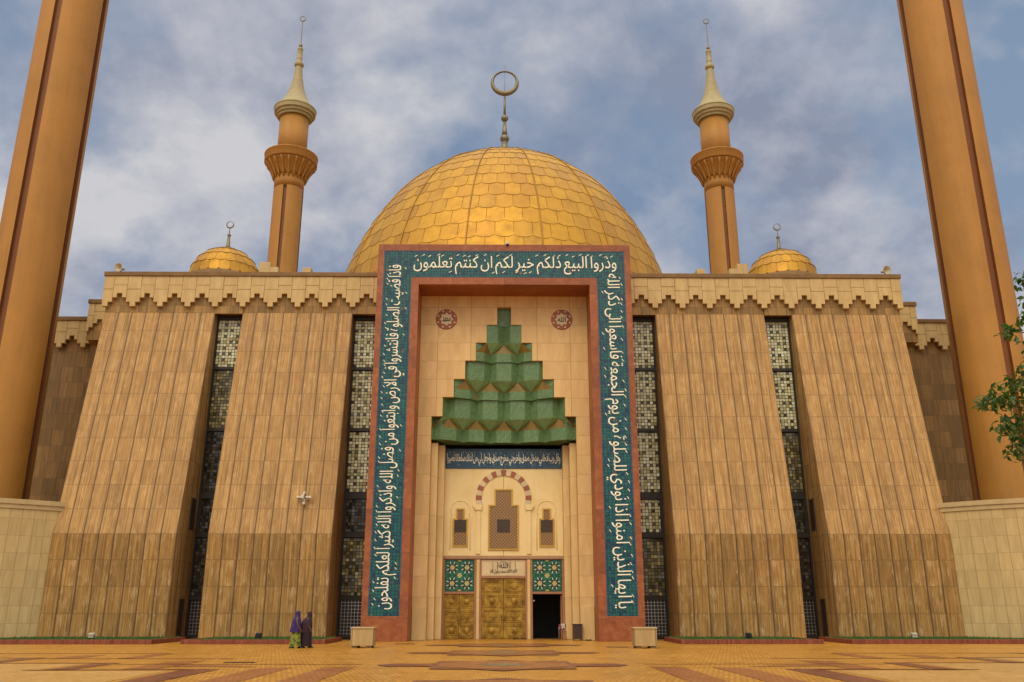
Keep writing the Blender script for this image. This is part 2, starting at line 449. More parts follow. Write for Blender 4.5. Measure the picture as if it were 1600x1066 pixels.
M['purple'] = fabric('purple_cloth', [(0.35, (0.018, 0.009, 0.06)), (0.55, (0.045, 0.018, 0.13)), (0.75, (0.10, 0.055, 0.17))], 9)
M['skirt'] = fabric('green_yellow_print', [(0.38, (0.015, 0.04, 0.006)), (0.48, (0.10, 0.16, 0.015)), (0.58, (0.34, 0.30, 0.06)), (0.68, (0.03, 0.07, 0.01))], 7)
M['maroon'] = fabric('dark_maroon_cloth', [(0.3, (0.012, 0.006, 0.012)), (0.7, (0.03, 0.012, 0.022))], 5)
M['plum'] = fabric('plum_cloth', [(0.3, (0.022, 0.008, 0.014)), (0.7, (0.045, 0.016, 0.024))], 5)

# ------------------------------------------------------------------ mesh builder
ORG = {}


def org(o):
    return ORG[o.name] if o is not None else Vector((0, 0, 0))


class MB:
    def __init__(s):
        s.v = []
        s.f = []
        s.mi = []
        s.uv = []
        s.sm = []
        s.tint = None

    def add(s, vs, fs, mi=0, uv=None, smooth=False):
        o = len(s.v)
        s.v += [Vector(p) for p in vs]
        for k, f in enumerate(fs):
            s.f.append(tuple(o + i for i in f))
            s.mi.append(mi)
            s.uv.append(uv[k] if uv else None)
            s.sm.append(smooth)
        return s

    def box(s, x0, x1, y0, y1, z0, z1, mi=0):
        if x0 > x1: x0, x1 = x1, x0
        if y0 > y1: y0, y1 = y1, y0
        v = [(x0, y0, z0), (x1, y0, z0), (x1, y1, z0), (x0, y1, z0), (x0, y0, z1), (x1, y0, z1), (x1, y1, z1), (x0, y1, z1)]
        f = [(0, 3, 2, 1), (4, 5, 6, 7), (0, 1, 5, 4), (1, 2, 6, 5), (2, 3, 7, 6), (3, 0, 4, 7)]
        return s.add(v, f, mi)

    def prism(s, poly, y0, y1, mi=0):
        """polygon in x,z (any winding) extruded from y0 (front) to y1 (back)"""
        a = sum(poly[i][0] * poly[(i + 1) % len(poly)][1] - poly[(i + 1) % len(poly)][0] * poly[i][1] for i in range(len(poly)))
        if a < 0: poly = poly[::-1]
        n = len(poly)
        v = [(x, y0, z) for x, z in poly] + [(x, y1, z) for x, z in poly]
        f = [tuple(range(n)), tuple(range(2 * n - 1, n - 1, -1))]
        f += [(i, n + i, n + (i + 1) % n, (i + 1) % n) for i in range(n)]
        return s.add(v, f, mi)

    def slab(s, poly, z0, z1, mi=0):
        a = sum(poly[i][0] * poly[(i + 1) % len(poly)][1] - poly[(i + 1) % len(poly)][0] * poly[i][1] for i in range(len(poly)))
        if a < 0: poly = poly[::-1]
        n = len(poly)
        v = [(x, y, z0) for x, y in poly] + [(x, y, z1) for x, y in poly]
        f = [tuple(range(n - 1, -1, -1)), tuple(range(n, 2 * n))]
        f += [(i, (i + 1) % n, n + (i + 1) % n, n + i) for i in range(n)]
        return s.add(v, f, mi)

    def lathe(s, prof, c=(0, 0, 0), seg=32, mi=0, smooth=True, axis=None):
        """prof: list of (r,z)"""
        mt = Matrix.Identity(3)
        if axis is not None:
            mt = Vector(axis).to_track_quat('Z', 'Y').to_matrix()
        v, f = [], []
        c = Vector(c)
        for r, z in prof:
            for i in range(seg):
                a = 2 * math.pi * i / seg
                v.append(c + mt @ Vector((r * math.cos(a), r * math.sin(a), z)))
        for k in range(len(prof) - 1):
            for i in range(seg):
                j = (i + 1) % seg
                f.append((k * seg + i, k * seg + j, (k + 1) * seg + j, (k + 1) * seg + i))
        f.append(tuple(range(seg - 1, -1, -1)))
        f.append(tuple((len(prof) - 1) * seg + i for i in range(seg)))
        return s.add(v, f, mi, smooth=smooth)

    def tube(s, pts, r, seg=8, mi=0, smooth=True):
        pts = [Vector(p) for p in pts]
        rs = r if isinstance(r, (list, tuple)) else [r] * len(pts)
        v, f = [], []
        for i, p in enumerate(pts):
            d = (pts[min(i + 1, len(pts) - 1)] - pts[max(i - 1, 0)]).normalized()
            q = d.to_track_quat('Z', 'Y')
            for k in range(seg):
                a = 2 * math.pi * k / seg
                v.append(p + q @ Vector((rs[i] * math.cos(a), rs[i] * math.sin(a), 0)))
        for i in range(len(pts) - 1):
            for k in range(seg):
                j = (k + 1) % seg
                f.append((i * seg + k, i * seg + j, (i + 1) * seg + j, (i + 1) * seg + k))
        f.append(tuple(range(seg - 1, -1, -1)))
        f.append(tuple((len(pts) - 1) * seg + k for k in range(seg)))
        return s.add(v, f, mi, smooth=smooth)

    def crescent(s, c, Ro, ri, off, depth=0.3, seg=40, mi=0):
        """ring in the x-z plane whose hole is shifted up by off"""
        c = Vector(c)
        v, f = [], []
        n = 8
        for i in range(seg):
            a = 2 * math.pi * i / seg
            po = Vector((Ro * math.cos(a), 0, Ro * math.sin(a)))
            pi = Vector((ri * math.cos(a), 0, off + ri * math.sin(a)))
            mid, hw = (po + pi) / 2, (po - pi) / 2
            th = depth * (0.35 + 0.65 * min(1, hw.length / (0.5 * (Ro - ri + abs(off)))))
            for k in range(n):
                b_ = 2 * math.pi * k / n
                v.append(c + mid + hw * math.cos(b_) + Vector((0, th * math.sin(b_), 0)))
        for i in range(seg):
            for k in range(n):
                i2, k2 = (i + 1) % seg, (k + 1) % n
                f.append((i * n + k, i2 * n + k, i2 * n + k2, i * n + k2))
        return s.add(v, f, mi, smooth=True)

    def mirror(s):
        o = MB()
        o.v = [Vector((-p.x, p.y, p.z)) for p in s.v]
        o.f = [tuple(reversed(f)) for f in s.f]
        o.mi = list(s.mi)
        o.uv = [None if u is None else list(reversed(u)) for u in s.uv]
        o.sm = list(s.sm)
        return o

    def build(s, name, mats, parent=None, bevel=0.0, fix=False):
        me = bpy.data.meshes.new(name)
        off = org(parent)
        me.from_pydata([tuple(p - off) for p in s.v], [], s.f)
        mats = mats if isinstance(mats, (list, tuple)) else [mats]
        for m_ in mats:
            me.materials.append(M[m_] if isinstance(m_, str) else m_)
        uvl = me.uv_layers.new(name='UVMap')
        up = Vector((0, 0, 1))
        for p in me.polygons:
            i = p.index
            p.material_index = s.mi[i]
            p.use_smooth = s.sm[i]
            if s.uv[i]:
                for k, li in enumerate(p.loop_indices):
                    uvl.data[li].uv = s.uv[i][k]
            else:
                nn = p.normal
                if abs(nn.z) > 0.9:
                    tt, bb = Vector((1, 0, 0)), Vector((0, 1, 0))
                else:
                    tt = up.cross(nn).normalized()
                    if abs(tt.x) > abs(tt.y) and tt.x < 0 or abs(tt.y) >= abs(tt.x) and tt.y < 0:
                        tt = -tt
                    bb = up
                for k, li in enumerate(p.loop_indices):
                    q = s.v[s.f[i][k]]
                    uvl.data[li].uv = (q.dot(tt), q.dot(bb))
        if s.tint is not None:
            a = me.attributes.new('tint', 'FLOAT_VECTOR', 'FACE')
            for i, tv in enumerate(s.tint):
                a.data[i].vector = (tv, tv, tv)
        if fix:
            bm = bmesh.new()
            bm.from_mesh(me)
            bmesh.ops.recalc_face_normals(bm, faces=bm.faces)
            bm.to_mesh(me)
            bm.free()
        o = bpy.data.objects.new(name, me)
        COL.objects.link(o)
        if parent is not None:
            o.parent = parent
        ORG[o.name] = off.copy()
        if bevel:
            md = o.modifiers.new('edge', 'BEVEL')
            md.width = bevel
            md.segments = 2
            md.limit_method = 'ANGLE'
        return o


def tag(o, label, cat, group=None, kind=None):
    if label: o['label'] = label
    if cat: o['category'] = cat
    if group: o['group'] = group
    if kind: o['kind'] = kind
    return o


def thing(name, loc, label, cat, group=None):
    o = bpy.data.objects.new(name, None)
    o.empty_display_size = 0.5
    o.location = loc
    COL.objects.link(o)
    ORG[o.name] = Vector(loc)
    return tag(o, label, cat, group)


def clone(o, parent=None, dx=None):
    c = o.copy()
    COL.objects.link(c)
    if parent is not None: c.parent = parent
    ORG[c.name] = ORG[o.name].copy()
    for ch in [k for k in bpy.data.objects if k.parent == o]:
        clone(ch, c)
    return c


# ------------------------------------------------------------------ Arabic lettering
START = {'ا': 0xFE8D, 'ب': 0xFE8F, 'ة': 0xFE93, 'ت': 0xFE95, 'ث': 0xFE99, 'ج': 0xFE9D, 'ح': 0xFEA1, 'خ': 0xFEA5, 'د': 0xFEA9, 'ذ': 0xFEAB,
         'ر': 0xFEAD, 'ز': 0xFEAF, 'س': 0xFEB1, 'ش': 0xFEB5, 'ص': 0xFEB9, 'ض': 0xFEBD, 'ط': 0xFEC1, 'ظ': 0xFEC5, 'ع': 0xFEC9, 'غ': 0xFECD,
         'ف': 0xFED1, 'ق': 0xFED5, 'ك': 0xFED9, 'ل': 0xFEDD, 'م': 0xFEE1, 'ن': 0xFEE5, 'ه': 0xFEE9, 'و': 0xFEED, 'ى': 0xFEEF, 'ي': 0xFEF1}
RIGHT_ONLY = set('اةدذرزوى')


def shape(text):
    out = []
    for word in text.split(' '):
        g = []
        i = 0
        prev_joins = False
        while i < len(word):
            ch = word[i]
            nxt = word[i + 1] if i + 1 < len(word) else None
            if ch == 'ل' and nxt == 'ا':
                g.append(chr(0xFEFC if prev_joins else 0xFEFB))
                prev_joins = False
                i += 2
                continue
            st = START[ch]
            if ch in RIGHT_ONLY:
                g.append(chr(st + (1 if prev_joins else 0)))
                prev_joins = False
            else:
                nj = nxt is not None
                g.append(chr(st + {(False, False): 0, (True, False): 1, (False, True): 2, (True, True): 3}[(prev_joins, nj)]))
                prev_joins = nj
            i += 1
        out.append(''.join(g))
    return ' '.join(out)[::-1]


def lettering(name, text, mat, parent, center, length, height, rot, depth=0.03, bold=0.012, y=0.0, marks=0):
    """text in the x-z plane facing -y. rot: rotation in that plane (degrees, counter-clockwise)."""
    cu = bpy.data.curves.new('lettering', 'FONT')
    cu.body = shape(text)
    cu.resolution_u = 4
    cu.offset = bold
    cu.extrude = 0.0
    cu.space_word = 0.55
    to = bpy.data.objects.new('lettering_source', cu)
    COL.objects.link(to)
    bpy.context.view_layer.update()
    me = bpy.data.meshes.new_from_object(to.evaluated_get(bpy.context.evaluated_depsgraph_get()))
    bpy.data.objects.remove(to)
    bpy.data.curves.remove(cu)
    xs = [v.co.x for v in me.vertices]
    ys = [v.co.y for v in me.vertices]
    x0, x1, y0, y1 = min(xs), max(xs), min(ys), max(ys)
    bm = bmesh.new()
    bm.from_mesh(me)
    rr = random.Random(len(text))
    # vowel marks: short slanted strokes over and under the line
    k = marks
    L = x1 - x0
    for i in range(k):
        cx = x0 + L * (i + 0.2 + 0.6 * rr.random()) / k
        cy = y1 + (rr.random() - 0.35) * 0.12 if rr.random() < 0.72 else y0 + 0.04 + rr.random() * 0.1
        w_, h_ = 0.10, 0.032
        sl_ = 0.05
        vs = [bm.verts.new((cx - w_, cy - sl_, 0)), bm.verts.new((cx + w_, cy + sl_ - h_ * 0.3, 0)), bm.verts.new((cx + w_, cy + sl_ + h_, 0)), bm.verts.new((cx - w_ * 0.9, cy - sl_ + h_ * 1.5, 0))]
        bm.faces.new(vs)
    bmesh.ops.remove_doubles(bm, verts=bm.verts, dist=1e-5)
    ex = bmesh.ops.extrude_face_region(bm, geom=list(bm.faces))
    for v in [g for g in ex['geom'] if isinstance(g, bmesh.types.BMVert)]:
        v.co.z += 1.0
    ca, sa = math.cos(R(rot)), math.sin(R(rot))
    off = org(parent)
    for v in bm.verts:
        lx = (v.co.x - (x0 + x1) / 2) / (x1 - x0) * length
        ly = (v.co.y - (y0 + y1) / 2) / (y1 - y0) * height
        z = v.co.z
        wx = center[0] + lx * ca - ly * sa
        wz = center[1] + lx * sa + ly * ca
        v.co = Vector((wx, y - depth * z, wz)) - off
    bmesh.ops.recalc_face_normals(bm, faces=bm.faces)
    bm.to_mesh(me)
    bm.free()
    me.materials.clear()
    me.materials.append(M[mat])
    for p in me.polygons:
        p.material_index = 0
        p.use_smooth = False
    o = bpy.data.objects.new(name, me)
    COL.objects.link(o)
    o.parent = parent
    ORG[o.name] = off.copy()
    return o


# ------------------------------------------------------------------ the ground
g = MB()
g.add([(-2500, -400, 0), (2500, -400, 0), (2500, 4000, 0), (-2500, 4000, 0)], [(0, 1, 2, 3)])
tag(g.build('ground', 'plaza'), 'broad plaza of ochre paving tiles before the mosque', None, None, 'structure')


def sheet(name, polys, mat, lvl):
    b_ = MB()
    for p in polys:
        a = sum(p[i][0] * p[(i + 1) % len(p)][1] - p[(i + 1) % len(p)][0] * p[i][1] for i in range(len(p)))
        if a < 0: p = p[::-1]
        b_.add([(x, y, 0.004 * lvl) for x, y in p], [tuple(range(len(p)))])
    return tag(b_.build(name, mat), None, None, None, 'structure')


def mirp(ps):
    return ps + [[(-x, y) for x, y in p] for p in ps]


def stripe(x0, x1, y0, y1):           # runs away from the camera, ends cut at 45 degrees
    wdt = x1 - x0
    return [(x0, y0), (x1, y0), (x1, y1 - wdt * 0.6), (x0, y1)]


tan, red_, pale = [], [], []
tan += [stripe(6.25, 7.2, -10, 27.8), stripe(4.42, 5.35, -10, 28.2), stripe(10.0, 11.0, 27.0, 31.6)]
red_ += [stripe(8.15, 9.1, -10, 26.95), stripe(12.3, 13.0, 26.5, 30.0), stripe(16.3, 17.0, 30.0, 33.4), stripe(20.3, 21.0, 33.4, 37.2)]
red_ += [[(8.4, 26.62), (13.6, 26.42), (13.6, 26.62), (8.4, 26.95)], [(12.3, 29.92), (17.6, 29.92), (17.6, 30.12), (12.3, 30.12)], [(16.3, 33.2), (21.5, 33.2), (21.5, 33.4), (16.3, 33.4)]]
tan += [[(4.42, 29.3), (12.2, 29.3), (12.2, 29.5), (4.42, 29.5)], [(9.5, 32.75), (16.2, 32.75), (16.2, 33.0), (9.5, 33.0)], [(13.1, 36.7), (27, 36.7), (27, 37.0), (13.1, 37.0)], stripe(12.9, 13.6, 32.8, 36.6), stripe(15.1, 16.0, 32.9, 35.5), [(7.3, 27.9), (9.95, 28.2), (9.95, 29.2), (9.0, 29.2)]]
pale += [[(13.3, 14.0), (24, 14.0), (24, 29.7), (13.3, 29.7)], [(17.4, 30.3), (26, 30.3), (26, 33.0), (17.4, 33.0)], [(9.4, 8), (13.3, 8), (13.3, 26.2), (9.4, 26.2)]]
sheet('paving_pale_field', mirp(pale), 'band_pale', 1)
sheet('paving_rust_band', mirp(tan), 'band_tan', 2)
sheet('paving_red_band', mirp(red_), 'band_red', 3)
for cy in (20.4, 28.8, 37.2, 45.4):
    st = []
    for k in range(16):
        a = math.pi * k / 8
        r_ = 3.0 if k % 2 == 0 else 2.35
        st.append((r_ * math.cos(a) * 1.0, cy + r_ * math.sin(a) * 0.95))
    wing = [[(-3.5, cy - 0.75), (3.5, cy - 0.75), (3.9, cy), (3.5, cy + 0.75), (-3.5, cy + 0.75), (-3.9, cy)]]
    sheet('paving_medallion_point', wing, 'band_red', 4)
    sheet('paving_medallion', [st], 'band_red', 5)
    oc = [(2.15 * math.cos(math.pi * (k + .5) / 4), cy + 2.15 * math.sin(math.pi * (k + .5) / 4)) for k in range(8)]
    sheet('paving_medallion_field', [oc], 'band_tan', 6)
    s8 = [((1.0 if k % 2 == 0 else 0.5) * math.cos(math.pi * k / 8), cy + (1.0 if k % 2 == 0 else 0.5) * math.sin(math.pi * k / 8)) for k in range(16)]
    sheet('paving_medallion_star', [s8], 'band_grey', 7)

# ------------------------------------------------------------------ the mosque
mosque = thing('mosque', (0, 55, 0), 'great stone mosque with golden dome and tall tiled entrance portal', 'mosque')
YP = 51.0     # portal front
YW = 55.2     # glazing plane

# walls behind everything
wl = MB()
for s in (-1, 1):
    wl.box(s * 7.6, s * 26.2, 55.42, 57.5, 0, 22.9)
    wl.box(s * 26.2, s * 29.9, 62.2, 64.0, 0, 22.9)
    wl.box(s * 29.5, s * 37.0, 64.0, 66.0, 0, 22.9)
wl.box(-37, 37, 112, 114, 0, 22.9)
wl.box(-37, -36, 66, 112, 0, 22.9)
wl.box(36, 37, 66, 112, 0, 22.9)
wl.box(-26.2, -25.4, 57.5, 62.2, 0, 22.9)
wl.box(25.4, 26.2, 57.5, 62.2, 0, 22.9)
wl.build('outer_wall', 'sidewall', mosque)
rf = MB()
rf.box(-26.1, 26.1, 57.5, 66, 22.3, 22.8)
rf.box(-36.9, 36.9, 66, 112, 22.3, 22.85)
rf.box(-23, 23, 68, 110, 22.85, 24.6)
rf.build('roof', 'coping', mosque)

# battered piers
PT, PB, PZ = 54.5, 52.0, 5.9


def pier(x0, x1, flip):
    b_ = MB()
    zt = 20.3
    sl_ = math.hypot(zt - PZ, PT - PB)
    e = x0 if not flip else x1
    uu = lambda x: abs(x - e)
    b_.add([(x0, PB, 0), (x1, PB, 0), (x1, PB, PZ), (x0, PB, PZ)], [(0, 1, 2, 3)], uv=[[(uu(x0), 0), (uu(x1), 0), (uu(x1), 5.9), (uu(x0), 5.9)]])
    b_.add([(x0, PB, PZ), (x1, PB, PZ), (x1, PT, zt), (x0, PT, zt)], [(0, 1, 2, 3)], uv=[[(uu(x0), 5.9), (uu(x1), 5.9), (uu(x1), 5.9 + sl_), (uu(x0), 5.9 + sl_)]])
    yb = 55.42
    for x, sgn in ((x0, 1), (x1, -1)):
        vs = [(x, PB, 0), (x, PB, PZ), (x, PT, zt), (x, yb, zt), (x, yb, 0)]
        u_ = [(p[1] - 52.0, p[2]) for p in vs]
        if sgn > 0:
            b_.add(vs, [(0, 1, 2, 3, 4)], uv=[u_])
        else:
            b_.add(vs[::-1], [(0, 1, 2, 3, 4)], uv=[u_[::-1]])
    b_.add([(x0, PT, zt), (x1, PT, zt), (x1, yb, zt), (x0, yb, zt)], [(0, 1, 2, 3)])
    b_.add([(x0, PB, 0), (x0, yb, 0), (x1, yb, 0), (x1, PB, 0)], [(0, 1, 2, 3)])
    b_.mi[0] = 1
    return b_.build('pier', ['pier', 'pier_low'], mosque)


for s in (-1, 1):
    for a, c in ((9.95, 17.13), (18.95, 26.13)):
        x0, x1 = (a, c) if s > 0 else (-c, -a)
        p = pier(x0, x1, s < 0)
        # bronze hatches in the flank facing the entrance side and in the outer flank
        xi = s * c if a < 15 else s * a
        nx = 1 if xi == x1 else -1
        for z0, z1, yy in ((6.3, 8.2, 53.9), (0.15, 2.3, 53.6)):
            hb = MB()
            hb.box(xi - 0.05 * nx, xi + 0.012 * nx, yy, yy + 0.7, z0, z1)
            hb.box(xi, xi + 0.05 * nx, yy - 0.06, yy, z0, z1)
            hb.box(xi, xi + 0.05 * nx, yy + 0.7, yy + 0.76, z0, z1)
            hb.build('wall_hatch', 'hatch', p)

# stone strip behind the frieze and lintels over the windows
for s in (-1, 1):
    MB().box(s * 7.92, s * 26.17, 54.52, 55.42, 20.32, 22.7).build('upper_wall', 'strip', mosque)
    MB().box(s * 17.14, s * 18.94, 54.42, 54.52, 20.22, 20.72).build('window_lintel', 'strip', mosque)
    MB().box(s * 7.92, s * 9.94, 54.42, 54.52, 20.22, 20.72).build('window_lintel', 'strip', mosque)

# stepped frieze of hanging stone tiles
rt = random.Random(3)


def frieze_cols(b_, xs, y0, y1, z=0.0, clip=None):
    """xs: list of (centre, is_tip)"""
    gp = 0.009
    for cx, tip in xs:
        a, c = cx - 0.45 + gp, cx + 0.45 - gp
        if tip:
            jz = 21.85 + z
            lo = [(a, 20.97 + z), (cx - 0.18, 20.97 + z), (cx - 0.18, 20.67 + z), (cx + 0.18, 20.67 + z), (cx + 0.18, 20.97 + z), (c, 20.97 + z)]
        else:
            jz = 22.14 + z
            lo = [(a, 21.27 + z), (cx - 0.18, 21.27 + z), (cx - 0.18, 21.57 + z), (cx + 0.18, 21.57 + z), (cx + 0.18, 21.27 + z), (c, 21.27 + z)]
        if clip:
            lo = [(min(max(x, clip[0]), clip[1]), zz) for x, zz in lo]
            a, c = max(a, clip[0]), min(c, clip[1])
            if c - a < 0.05: continue
            q = []
            for pnt in lo:
                if not q or pnt != q[-1]: q.append(pnt)
            lo = q
        j = rt.uniform(-0.012, 0.012)
        b_.prism(lo + [(c, jz - gp), (a, jz - gp)], y0 + j, y1)
        b_.prism([(a, jz + gp), (c, jz + gp), (c, 22.76 + z), (a, 22.76 + z)], y0 + rt.uniform(-0.012, 0.012), y1)


for s in (-1, 1):
    fr = MB()
    cols_ = [(s * (8.15 + 0.9 * k), k % 2 == 0) for k in range(21)]
    frieze_cols(fr, cols_, 54.26, 54.52, 0, tuple(sorted((s * 7.92, s * 26.35))))
    fr.box(s * 26.17, s * 26.35, 54.53, 57.4, 20.97, 22.74)
    fr.build('stepped_frieze', 'cream', mosque, bevel=0.012)
    fr = MB()
    frieze_cols(fr, [(s * (29.85 - 0.9 * k), k % 2 == 0) for k in range(5)], 59.7, 59.95, 0, tuple(sorted((s * 26.5, s * 29.85))))
    fr.build('stepped_frieze', 'cream', mosque, bevel=0.012)
    fr = MB()
    frieze_cols(fr, [(s * (30.05 + 0.9 * k), k % 2 == 0) for k in range(8)], 63.6, 63.98, 0, tuple(sorted((s * 29.9, s * 37.0))))
    fr.build('stepped_frieze', 'cream', mosque, bevel=0.012)
    for a_, c_, d_, e_ in ((7.92, 26.42, 54.18, 55.6), (26.5, 29.92, 59.6, 64.1), (29.93, 37.1, 63.5, 66.1), (25.4, 26.42, 55.605, 59.595)):
        MB().box(s * a_, s * c_, d_, e_, 22.765, 23.07).build('parapet_coping', 'coping', mosque, bevel=0.03)
    MB().box(s * 26.25, s * 29.84, 59.96, 62.15, 20.1, 22.76).build('setback_block', 'strip', mosque)

# roof merlons seen over the parapet
for x0, x1, y0, zt in ((17.2, 18.0, 60, 26.15), (16.6, 17.2, 60, 25.76), (14.2, 14.8, 60, 25.73)):
    for s in (-1, 1):
        b_ = MB().box(s * x0, s * x1, y0, y0 + 0.8, 22.8, zt)
        b_.build('roof_merlon', 'cream', mosque, bevel=0.02)

# ------------------------------------------------------------------ windows
def window(x0, x1, name='window', seed=0):
    fm = MB()
    W_ = x1 - x0
    bars = [(0.05, 0.22), (2.25, 2.45), (5.94, 6.24), (8.29, 8.68), (12.56, 12.74), (16.6, 16.78), (20.0, 20.28)]
    for z0, z1 in bars:
        fm.box(x0 + 0.1, x1 - 0.1, YW - 0.16, YW + 0.1, z0, z1)
    fm.box(x0, x0 + 0.1, YW - 0.14, YW + 0.1, 0.05, 20.28)
    fm.box(x1 - 0.1, x1, YW - 0.14, YW + 0.1, 0.05, 20.28)
    # inner frame of the short middle light and of the door light
    fm.box(x0 + 0.1, x0 + 0.2, YW - 0.12, YW + 0.1, 6.24, 8.29)
    fm.box(x1 - 0.2, x1 - 0.1, YW - 0.12, YW + 0.1, 6.24, 8.29)
    win = fm.build(name, 'bronze', mosque)
    sz = 0.2
    nc = int((W_ - 0.2) / sz)
    xa = (x0 + x1) / 2 - nc * sz / 2
    rr = random.Random(seed)
    outer = abs(x0 + x1) > 25
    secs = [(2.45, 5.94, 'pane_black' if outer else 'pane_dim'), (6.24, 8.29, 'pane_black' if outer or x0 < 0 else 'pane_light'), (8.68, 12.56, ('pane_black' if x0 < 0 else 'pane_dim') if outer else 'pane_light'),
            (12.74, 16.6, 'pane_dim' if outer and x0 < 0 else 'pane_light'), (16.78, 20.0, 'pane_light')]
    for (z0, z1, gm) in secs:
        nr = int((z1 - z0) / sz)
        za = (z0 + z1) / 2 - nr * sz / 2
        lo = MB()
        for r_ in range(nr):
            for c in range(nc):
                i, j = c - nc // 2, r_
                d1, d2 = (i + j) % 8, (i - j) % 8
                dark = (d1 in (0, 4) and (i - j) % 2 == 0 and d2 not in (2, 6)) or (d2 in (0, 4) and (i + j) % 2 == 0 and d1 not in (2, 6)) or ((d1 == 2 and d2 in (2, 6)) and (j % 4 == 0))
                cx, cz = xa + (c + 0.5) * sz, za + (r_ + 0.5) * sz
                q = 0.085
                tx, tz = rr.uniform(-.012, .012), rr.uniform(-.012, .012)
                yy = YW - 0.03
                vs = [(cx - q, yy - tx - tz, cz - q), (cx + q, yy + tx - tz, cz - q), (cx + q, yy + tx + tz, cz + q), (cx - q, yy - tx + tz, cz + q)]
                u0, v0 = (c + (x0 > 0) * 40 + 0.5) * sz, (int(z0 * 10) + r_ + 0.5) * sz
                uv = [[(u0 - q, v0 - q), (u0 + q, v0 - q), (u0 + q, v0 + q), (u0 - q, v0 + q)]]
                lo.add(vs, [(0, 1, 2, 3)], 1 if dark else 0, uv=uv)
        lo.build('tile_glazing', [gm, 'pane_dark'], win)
    bk = MB()
    bk.box(x0 + 0.02, x1 - 0.02, YW + 0.02, YW + 0.2, 0.06, 20.2)
    bk.build('backing_pane', 'bronze', win)
    gr = MB()
    zz = 0.3
    while zz < 2.25:
        gr.box(x0 + 0.12, x1 - 0.12, YW - 0.06, YW - 0.04, zz, zz + 0.022)
        zz += 0.2
    xx = x0 + 0.2
    while xx < x1 - 0.1:
        gr.box(xx, xx + 0.022, YW - 0.065, YW - 0.038, 0.22, 2.25)
        xx += 0.2
    gr.build('grille', 'chrome', win)
    return win


for k, (a, c) in enumerate(((-18.94, -17.14), (-9.94, -7.92), (7.92, 9.94), (17.14, 18.94))):
    window(a, c, seed=k)

# ------------------------------------------------------------------ entrance portal
pb = MB()
for s in (-1, 1):
    pb.box(s * 5.302, s * 7.898, YP + 0.06, 55.6, 0, 20.998)
pb.box(-7.898, 7.898, YP + 0.06, 54.4, 20.998, 23.68)
for s in (-1, 1):
    pb.box(s * 7.53, s * 7.9, YP - 0.02, YP + 0.06, 1.33, 23.7)
    pb.box(s * 5.3, s * 5.78, YP - 0.02, YP + 0.06, 1.33, 21.47)
    pb.box(s * 5.3, s * 7.9, YP - 0.035, YP + 0.06, 0.0, 1.33)
pb.box(-7.53, 7.53, YP - 0.02, YP + 0.06, 23.26, 23.7)
pb.box(-5.3, 5.3, YP - 0.02, YP + 0.06, 21.0, 21.47)
surround = pb.build('portal_surround', 'red', mosque, bevel=0.015)
tb = MB()
for s in (-1, 1):
    tb.box(s * 5.78, s * 7.53, YP + 0.005, YP + 0.06, 1.33, 23.26)
tb.box(-5.78, 5.78, YP + 0.005, YP + 0.06, 21.47, 23.26)
tb.build('mosaic_band', 'teal', surround)
# thin dark fillets along the band
tf = MB()
for s in (-1, 1):
    tf.box(s * 7.46, s * 7.53, YP - 0.012, YP + 0.005, 1.33, 23.26)
    tf.box(s * 5.78, s * 5.84, YP - 0.012, YP + 0.005, 1.33, 21.53)
tf.box(-7.46, 7.46, YP - 0.012, YP + 0.005, 23.19, 23.26)
tf.box(-5.84, 5.84, YP - 0.012, YP + 0.005, 21.47, 21.53)
tf.build('band_fillet', 'navy', surround)
yb = YP + 0.006
lettering('lettering', 'وذروا البيع ذلكم خير لكم ان كنتم تعلمون', 'letter', surround, (0.68, 22.30), 12.7, 1.22, 0, y=yb, bold=0.0, marks=30)
lettering('lettering', 'يا ايها الذين امنوا اذا نودي للصلوة من يوم الجمعة فاسعوا الى ذكر الله', 'letter', surround, (6.60, 11.75), 20.0, 1.22, -90, y=yb, bold=0.0, marks=44)
lettering('lettering', 'فاذا قضيت الصلوة فانتشروا في الارض وابتغوا من فضل الله واذكروا الله كثيرا لعلكم تفلحون', 'letter', surround, (-6.60, 12.0), 20.6, 1.22, 90, y=yb, bold=0.0, marks=52)

# cream niche wall with its stepped opening
HW = [0.44, 1.11, 1.78, 2.44, 3.13, 3.80, 4.47]
HZ = [20.28, 19.08, 17.88, 16.70, 15.50, 14.34, 13.12]
YN = 53.1
nw = MB()
nw.box(-5.3, 5.3, YN, YN + 0.35, HZ[0], 20.995)
for k in range(7):
    z0 = HZ[k + 1] if k < 6 else 0.0
    for s in (-1, 1):
        nw.box(s * HW[k], s * 5.3, YN, YN + 0.35, z0, HZ[k])
nw.build('niche_wall', 'niche', mosque)
for s in (-1, 1):
    jb = MB()
    jb.box(s * 4.472, s * 5.3, YN + 0.35, 55.7, 0, 11.6)
    jb.box(s * 4.08, s * 4.47, 53.9, 55.7, 0, 11.6)
    jb.box(s * 3.7, s * 4.078, 54.7, 55.7, 0, 11.6)
    jb.box(s * 4.52, s * 5.28, YN - 0.06, YN - 0.001, 0, 1.9)
    jb.build('door_jamb', 'jamb', mosque, bevel=0.02)

# muqarnas hood
PITCH = 1.72
ARC = [0.06, 0.12, 0.42, 0.5, 0.9, 1.0, 1.5]
ODD0 = {1: 0, 2: .5, 3: 0, 4: 0, 5: .5, 6: .5, 7: 0}     # offset of the cell centres, in pitches


